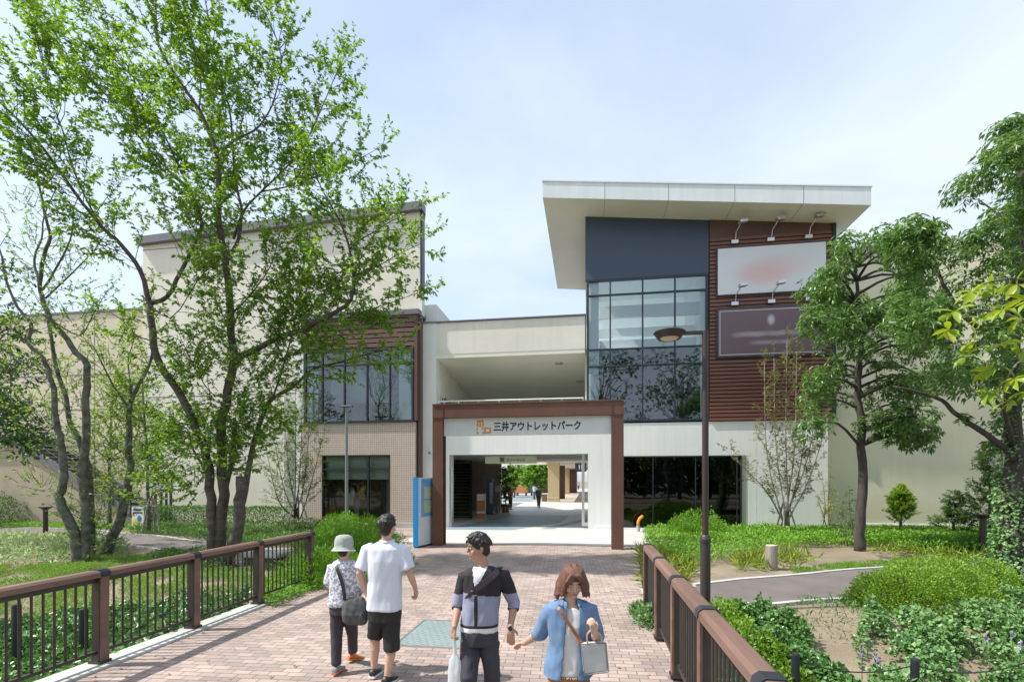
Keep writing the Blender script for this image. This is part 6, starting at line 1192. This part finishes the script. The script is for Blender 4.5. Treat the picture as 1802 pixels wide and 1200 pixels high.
g = MB(); loft(g, [(dp(624, 1050, d-.12), r*.10, f*.02), (dp(624, 1060, d-.13), r*.13, f*.04), (dp(625, 1080, d-.14), r*.145, f*.06), (dp(625, 1093, d-.14), r*.135, f*.05), (dp(625, 1098, d-.13), r*.11, f*.02)], pw=3)
remesh(g, 'pouch', pm('bag_patterned', (.10, .11, .115), .7, .3, 18, col2=(.03, .03, .03)), bag, .009, .01)
g = MB(); pts = catmull([dp(590, 986, d), dp(593, 1000, d-.115), dp(601, 1022, d-.145), dp(606, 1045, d-.15), dp(606, 1055, d-.14)], 3)
for i in range(len(pts)-1): g.bar(pts[i], pts[i+1], .035, .008, up=-CF)
g.build('strap', M['black'], bag)
# 3 --- man in black and lavender cardigan coming towards us, face turned to the left
d = 4.4; J = {}; r, f = -CR, -CF; J['r'], J['f'] = r, f
J['head'] = dp(842, 962, d); J['look'] = V3((-1, -.55, 0)); J['tilt'] = .12; J['neck'] = dp(849, 996, d)
J['torso'] = [(dp(850, 1000, d), .085, .065), (dp(851, 1010, d), .16, .09), (dp(849, 1035, d), .155, .105), (dp(846, 1070, d), .135, .10), (dp(843, 1100, d), .145, .105), (dp(842, 1118, d), .14, .105)]
J['shA'], J['elA'], J['wrA'] = dp(819, 1015, d), dp(806, 1066, d+.03), dp(799, 1104, d-.12); J['shB'], J['elB'], J['wrB'] = dp(885, 1013, d), dp(905, 1060, d+.05), dp(898, 1103, d-.1)
J['handA'] = (V3((-.06, -.1, -1)), V3((.7, .7, 0)), .95, -1); J['handB'] = (V3((.1, -.3, -1)), V3((-.3, 1, 0)), .3, 1)
J['hipA'], J['knA'], J['anA'] = dp(827, 1130, d), dp(826, 1190, d-.15), dp(824, 1262, d-.05); J['hipB'], J['knB'], J['anB'] = dp(861, 1130, d), dp(866, 1188, d-.02), dp(866, 1246, d+.2)
J['footA'] = V3((-.05, -1, -.1)); J['footB'] = V3((.05, -1, -.3))
t = thing('person', (dp(845, 1262, d).x, dp(845, 1262, d).y, 0), 'young man in black and lavender cardigan, face turned left, holding a plastic bag', 'person', 'people walking on the brick path')
W, Mx = build_body(t, J, 1., M['skin_tan']); short_hair(t, W, 1.05, M['hair_black'], 8)
oc = np.array(dp(846, 1040, d)); rv = np.array(CR)
def lx(P): return (P-oc) @ rv
M['cardi_black'] = pm('cardigan_black', (.022, .02, .024), .85, .1, 8, .1, 200); M['cardi_lav'] = pm('cardigan_lavender', (.27, .29, .41), .85, .05, 8, .1, 200); M['tee'] = pm('white_tee', (.68, .70, .74), .85, .03)
z1 = dp(846, 1042, d).z; zh = dp(846, 1098, d).z; zn = dp(846, 998, d).z
def cl3(P):
    x = lx(P); z = P[:, 2]; front = ((P-oc) @ np.array(-CF)) > .0
    o = np.where(z < z1-.17*x*.6, 1, 0); o = np.where((abs(x+.035+.0*z) < .015) & (z < z1) & front & (z > zh), 0, o); o = np.where(z < zh+.022, 0, o); o = np.where(z < zh-.005, 2, o)
    vx = (z-(z1+.045))/max(zn-z1-.045, .01)*.085; o = np.where(front & (z > z1+.045) & (x+.045 > -.25*vx) & (x+.045 < vx*1.2), 2, o); return o
g = MB(); loft(g, [(dp(850, 996, d), r*.07, f*.06), (dp(850, 1000, d), r*.135, f*.09), (dp(850.5, 1009, d), r*.195, f*.11), (dp(849, 1035, d), r*.18, f*.128), (dp(846, 1070, d), r*.162, f*.125), (dp(844, 1098, d), r*.168, f*.13), (dp(843, 1107, d), r*.172, f*.13), (dp(843, 1109, d), r*.165, f*.12)])
remesh(g, 'cardigan', [M['cardi_black'], M['cardi_lav'], M['tee']], t, .008, .011, seed=5., classify=cl3)
for k in 'AB':
    a, b, c = J['sh'+k], J['el'+k], J['wr'+k]; q = b.lerp(c, .3 if k == 'B' else .12); g = MB(); g.tube([a+(dp(849, 1020, d)-a)*.3, a, a.lerp(b, .5), b, q], [.072, .074, .066, .058, .054], 16)
    ez = (a.z*.28+q.z*.72) if k == 'A' else a.z*.2+q.z*.8
    ez = a.lerp(q, .5).z; remesh(g, 'sleeve', [M['cardi_black'], M['cardi_lav']], t, .008, .006, seed=6., classify=lambda P, ez=ez, qz=q.z: np.where((P[:, 2] < ez) & (P[:, 2] > qz+.022), 1, 0))
g = MB(); ta = text_mesh('MOR', .05, M['ink'], t, (0, 0, 0), name='print', ext=.002, bold=.002)
ta.data.transform(Matrix.Rotation(math.atan2(SA, CA), 4, 'Z')); q = dp(848, 1017, d-.165); ta.location = q-wpos(t)
M['cargo'] = pm('charcoal_cargo_cloth', (.045, .048, .062), .85, .15, 4)
g = MB(); loft(g, [(dp(843, 1098, d), r*.15, f*.12), (dp(843, 1112, d), r*.165, f*.125), (dp(843, 1130, d), r*.17, f*.125)])
for k in 'AB': a, b, c = J['hip'+k], J['kn'+k], J['an'+k]; g.tube([a, a.lerp(b, .4), b, b.lerp(c, .5), c.lerp(b, .05)], [.09, .088, .072, .068, .062], 16)
remesh(g, 'trousers', M['cargo'], t, .009, .015, seed=7.)
for k in 'AB': shoe(t, J['an'+k], J['foot'+k], 1.05, M['black'], M['white'])
g = MB(); w_ = J['wrB']; g.tube([w_+Z*.012, w_-Z*.008], .031, 14); wt = g.build('watch_strap', M['silver'], t); g = MB(); c = w_-CF*.034; g.cyl(c, c-CF*.008, .02, n=14); g.build('watch_face', M['ink'], t)
sb = thing('sling_bag', dp(850, 1040, d-.13), 'dark sling bag strap crossing the chest of the man in the cardigan', 'bag')
pts = catmull([dp(882, 1001, d+.03), dp(876, 1003, d-.07), dp(866, 1015, d-.135), dp(848, 1028, d-.155), dp(833, 1040, d-.15), dp(822, 1052, d-.09), dp(818, 1058, d)], 3); g = MB()
for i in range(len(pts)-1): g.bar(pts[i], pts[i+1], .05 if i < 12 else .035, .01, up=-CF)
g.build('strap', pm('sling_strap', (.05, .042, .045), .7, .1), sb); g = MB(); g.ball(dp(832, 1041, d-.16), .022, .012, .016); g.build('buckle', M['black'], sb)
hp = J['wrA']+V3((0, 0, -.11)); pb_ = thing('plastic_bag', dp(801, 1200, d-.12), 'white plastic carrier bag hanging from the hand of the man in the cardigan', 'bag'); g = MB(); top = dp(798, 1124, d-.13)
loft(g, [(top+Z*.01, r*.010, f*.012), (dp(800, 1150, d-.12), r*.022, f*.02), (dp(801, 1160, d-.12), r*.05, f*.03), (dp(803, 1180, d-.12), r*.075, f*.045), (dp(804, 1215, d-.12), r*.09, f*.06), (dp(804, 1222, d-.12), r*.06, f*.04)]); M['plastic'] = leafmat('thin_white_plastic', (.66, .70, .72), (.66, .70, .72), .4, .35); remesh(g, 'sack', M['plastic'], pb_, .007, .012, (14, 14, 5))
# 4 --- woman in denim shirt
d = 3.6; s = .93; J = {}; r, f = -CR, -CF; J['r'], J['f'] = r, f
J['head'] = dp(1008, 1023, d); J['look'] = V3((.22, -1, 0)); J['tilt'] = .32; J['neck'] = dp(1003, 1055, d)
J['torso'] = [(dp(1003, 1060, d), .075, .06), (dp(1003, 1070, d), .14, .085), (dp(1004, 1095, d), .135, .105), (dp(1003, 1130, d), .115, .09), (dp(1001, 1165, d), .135, .1), (dp(1000, 1190, d), .14, .105)]
J['shA'], J['elA'], J['wrA'] = dp(971, 1075, d), dp(950, 1113, d+.12), dp(923, 1131, d+.45); J['shB'], J['elB'], J['wrB'] = dp(1038, 1073, d), dp(1050, 1122, d-.02), dp(1046, 1115, d-.25)
J['handA'] = (V3((-.8, .75, -.35)), V3((0, -.3, -1)), .55, 1, .95); J['handB'] = (V3((-.15, -.2, 1)), V3((-.6, .6, 0)), .9, -1, .95)
J['hipA'], J['knA'], J['anA'] = dp(984, 1205, d), dp(984, 1290, d-.1), dp(984, 1350, d+.0); J['hipB'], J['knB'], J['anB'] = dp(1020, 1205, d), dp(1022, 1280, d-.05), dp(1022, 1340, d+.1)
J['footA'] = V3((-.05, -1, -.1)); J['footB'] = V3((.05, -1, -.1))
t = thing('person', (dp(1003, 1350, d).x, dp(1003, 1350, d).y, 0), 'young woman with brown bob in open denim shirt and white top, looking down', 'person', 'people walking on the brick path')
W, Mx = build_body(t, J, s, M['skin'])
g = MB(); rr = random.Random(4); g.ball(W(0, -.012, .035), .086*s, .10*s, .095*s, 20, 14, Mx)
for i in range(170):
    a = rr.uniform(-1, 1)*2.45; # azimuth round the head from the back
    ax, ay = math.sin(a), -math.cos(a); front = ay > .35
    L_ = (.155 if not front else .12)*rr.uniform(.85, 1.1); out_ = rr.uniform(.0, .022)
    pts = [W(.015*ax+.008, -.01+.02*ay, .132), W(.062*ax, .072*ay, .108+.0*out_), W(.090*ax, .102*ay-.005, .045), W(.100*ax+out_*ax, .104*ay-.004, -.02), W((.104+out_)*ax, .102*ay, -.075 if not front else -.05), W((.112+out_*1.5)*ax, (.104+out_)*ay, .035-L_)]
    g.tube(pts, [.012*s, .017*s, .017*s, .015*s, .013*s, .005*s], 6)
for i in range(16):
    x0 = rr.uniform(-.05, .05); sg_ = 1 if x0 > -.0 else -1; g.tube([W(x0*.3, .03, .128), W(x0*.8, .085, .095), W(x0+sg_*.025, .102, .055), W(x0*.9+sg_*.045, .09, .025)], [.012*s, .014*s, .010*s, .004*s], 6)
remesh(g, 'hair', M['hair_brown'], t, .006, smooth_n=1)
M['denim'] = pm('denim_blue', (.15, .25, .40), .85, .12, 9, .15, 250, col2=(.10, .18, .32)); M['camisole'] = pm('cream_top', (.60, .61, .60), .85, .03, 4); M['tan_shorts'] = pm('tan_shorts_cloth', (.34, .15, .05), .8, .1, 5)
oc4 = np.array(dp(1006, 1100, d)); zb_ = dp(1003, 1066, d).z; zq = dp(1003, 1178, d).z
g = MB(); loft(g, [(dp(1003, 1066, d), r*.085, f*.07), (dp(1003, 1075, d), r*.12, f*.09), (dp(1005, 1097, d), r*.135, f*.118), (dp(1004, 1130, d), r*.125, f*.11), (dp(1002, 1165, d), r*.145, f*.12), (dp(1002, 1178, d), r*.15, f*.125), (dp(1002, 1180, d), r*.145, f*.12)]); remesh(g, 'top', M['camisole'], t, .008, .006, seed=8.)
# denim shirt: torso shell with the middle of the front cut away
g = MB(); loft(g, [(dp(1003, 1054, d), r*.07, f*.06), (dp(1003, 1058, d), r*.13, f*.09), (dp(1004, 1066, d), r*.18, f*.105), (dp(1004, 1092, d), r*.165, f*.125), (dp(1003, 1130, d), r*.155, f*.12), (dp(1001, 1165, d), r*.175, f*.13), (dp(1000, 1186, d), r*.18, f*.135)])
for k in 'AB': a, b, c = J['sh'+k], J['el'+k], J['wr'+k]; q = b.lerp(c, .12 if k == 'A' else .2); g.tube([a+(dp(1003, 1076, d)-a)*.3, a+Z*.004, a.lerp(b, .5), b, q], [.064, .066, .062, .06, .058], 16)
o = remesh(g, 'denim_shirt', M['denim'], t, .008, .012, seed=9.)
import bmesh
bm = bmesh.new(); bm.from_mesh(o.data); off_ = np.array(wpos(o)); kill = []
for fc in bm.faces:
    c = np.array(fc.calc_center_median())+off_; x = (c-oc4) @ rv; dep = (c-oc4) @ np.array(-CF); z = c[2]; k = (zb_+.03-z)/(zb_-zq)
    xl = -.030-.045*max(k, 0)-.01; xr = .045-.012*max(k, 0)+(.0 if k > .0 else 0)
    if dep > .02 and xl < x < xr: kill.append(fc)
    elif z < zq-.012 and dep > -.2 and abs(x) < .3 and z < zq-.02-.02*abs(x)/.15: kill.append(fc)
bmesh.ops.delete(bm, geom=kill, context='FACES'); bm.to_mesh(o.data); bm.free(); sd2 = o.modifiers.new('thick', 'SOLIDIFY'); sd2.thickness = .004
for sx in (-1, 1):
    g = MB(); a = dp(1003+sx*10, 1052, d-.02); b = dp(1003+sx*(15 if sx > 0 else 14), 1066, d-.105); c = dp(1003+sx*22, 1061, d-.08); e = dp(1003+sx*18, 1052, d-.02); n_ = -CF*.006
    vs = [a, b, c, e]; vs = vs+[v+n_ for v in vs]; g.add(vs, [(0, 1, 2, 3), (7, 6, 5, 4), (0, 4, 5, 1), (1, 5, 6, 2), (2, 6, 7, 3), (3, 7, 4, 0)]); g.build('collar', M['denim'], t)
g = MB(); loft(g, [(dp(1002, 1172, d), r*.135, f*.115), (dp(1001, 1190, d), r*.155, f*.12), (dp(1001, 1203, d), r*.16, f*.12)])
for k in 'AB': a, b = J['hip'+k], J['kn'+k]; g.tube([a, a.lerp(b, .45), a.lerp(b, .47)], [.086, .088, .083], 16)
remesh(g, 'shorts', M['tan_shorts'], t, .009, .005)
g = MB(); rr = random.Random(2)
for i in range(70):
    a = 6.28*i/70; p = Vector(dp(1002, 1180, d))+r*.151*math.cos(a)+f*.126*math.sin(a); g.tube([p, p-Z*.012+Vector((rr.gauss(0, .004), rr.gauss(0, .004), 0))], [.004, .001], 4)
g.build('frayed_hem', M['camisole'], t)
for k in 'AB': shoe(t, J['an'+k], J['foot'+k], .9, M['white'], M['white'])
hb = thing('handbag', dp(1047, 1190, d-.2), 'silvery white handbag with brown leather strap carried by the woman in denim', 'bag')
g = MB(); a0, a1, b0, b1 = dp(1023, 1133, d-.2), dp(1066, 1130, d-.2), dp(1029, 1187, d-.2), dp(1071, 1181, d-.2); th = CF*.055
vs = [a0, a1, b1, b0, a0+th, a1+th, b1+th*1.3, b0+th*1.3]; g.add(vs, [(0, 3, 2, 1), (4, 5, 6, 7), (0, 1, 5, 4), (1, 2, 6, 5), (2, 3, 7, 6), (3, 0, 4, 7)]); g.build('pouch', pm('bag_silver', (.52, .56, .56), .4, .08, 8), hb, bevel=.012)
g = MB(); g.tube([a0-CF*.003, a1-CF*.003], .004, 6); g.tube([a0-CF*.003, b0-CF*.003], .004, 6); g.tube([a1-CF*.003, b1-CF*.003], .004, 6); g.tube([b0-CF*.003, b1-CF*.003], .004, 6); g.build('piping', M['grey_trim'], hb)
g = MB(); g.tube(catmull([a0.lerp(a1, .25), dp(1034, 1115, d-.22), dp(1044, 1108, d-.24), dp(1058, 1118, d-.2), a0.lerp(a1, .8)], 4), .006, 6); g.build('handle', M['skin_leg'], hb)
g = MB(); pts = catmull([dp(982, 1056, d+.06), dp(977, 1060, d-.01), dp(985, 1072, d-.105), dp(1003, 1100, d-.145), dp(1018, 1122, d-.16), dp(1026, 1134, d-.18)], 4)
for i in range(len(pts)-1): g.bar(pts[i], pts[i+1], .022, .006, up=-CF)
g.build('strap', pm('brown_leather', (.22, .07, .03), .5, .1), hb)
# people far off in the passage and courtyard
def far_person(px, py, ang, H, top, bottom, hair, label, stride=.18, arms=0., sleeve=.9, shorts=False):
    p = gp(px, py, .02); s = H/1.72; f = rot2(ang); r = f.cross(Z); J = {}
    def q(x, y, z): return p+r*x*s+f*y*s+Z*z*s
    J['head'] = q(0, 0, 1.6); J['look'] = f; J['neck'] = q(0, 0, 1.46); J['r'], J['f'] = r, f; J['torso'] = [(q(0, 0, 1.44), .09*s, .07*s), (q(0, 0, 1.38), .17*s, .1*s), (q(0, 0, 1.1), .14*s, .1*s), (q(0, 0, .92), .15*s, .11*s)]
    for k, x, w in (('A', -.2, 1), ('B', .2, -1)):
        J['sh'+k] = q(x*.9, 0, 1.38); J['el'+k] = q(x*1.15, w*.08, 1.1); J['wr'+k] = q(x*1.15, w*.12+.1+arms, .88+arms); J['hand'+k] = (f*.3-Z, -r*x, .5, 1)
        J['hip'+k] = q(x*.45, 0, .9); J['kn'+k] = q(x*.45, w*stride*.6+.03, .48); J['an'+k] = q(x*.45, w*stride, .09); J['foot'+k] = f
    t = thing('person', p, label, 'person', 'people in the passage and courtyard'); W, Mx = build_body(t, J, s, M['skin_tan'], False, .016); short_hair(t, W, s*1.05, hair, 3, .014)
    g = MB(); loft(g, [(q(0, 0, 1.45), r*.09*s, f*.08*s), (q(0, 0, 1.38), r*.2*s, f*.12*s), (q(0, 0, 1.1), r*.18*s, f*.14*s), (q(0, 0, .88), r*.2*s, f*.15*s)])
    for k in 'AB': g.tube([J['sh'+k], J['sh'+k].lerp(J['el'+k], sleeve)], [.07*s, .065*s], 10)
    remesh(g, 'shirt', top, t, .018); g = MB(); loft(g, [(q(0, 0, .98), r*.17*s, f*.13*s), (q(0, 0, .85), r*.18*s, f*.13*s)])
    for k in 'AB': g.tube([J['hip'+k], J['kn'+k], J['kn'+k].lerp(J['an'+k], 0.05 if shorts else .9)], [.1*s, .08*s, .07*s], 10)
    remesh(g, 'trousers', bottom, t, .018)
    for k in 'AB': shoe(t, J['an'+k], J['foot'+k], s*1.1, M['black'], M['black'])
far_person(898, 896, 1.2, 1.62, pm('rust_top', (.42, .10, .05), .8, .1), M['black_cloth'], M['hair_black'], 'person in rust orange top standing by the potted tree in the passage', .04, .15)
far_person(948, 893, 1.5, 1.72, pm('dark_green_top', (.03, .06, .05), .8, .1), M['dark_trouser'], M['hair_black'], 'person in dark clothes walking away through the passage in silhouette', .2)
far_person(941, 878, 1.9, 1.68, M['room'], M['blue_p'], M['hair_brown'], 'person in pale grey top and blue shorts in the courtyard', .2, shorts=True)
far_person(909, 871, 2.4, 1.65, pm('pink_top', (.65, .08, .22), .8, .1), M['display_grey'], M['hair_brown'], 'person in bright pink top beside the toy train', .05)
far_person(1011, 864, 1.6, 1.7, M['display_grey'], M['black_cloth'], M['hair_black'], 'person in grey at the far end of the covered walk', .15)
far_person(1018, 862, 1.6, 1.72, M['cardi_lav'], M['black_cloth'], M['hair_black'], 'person in dusty blue at the far right end of the covered walk', .15)
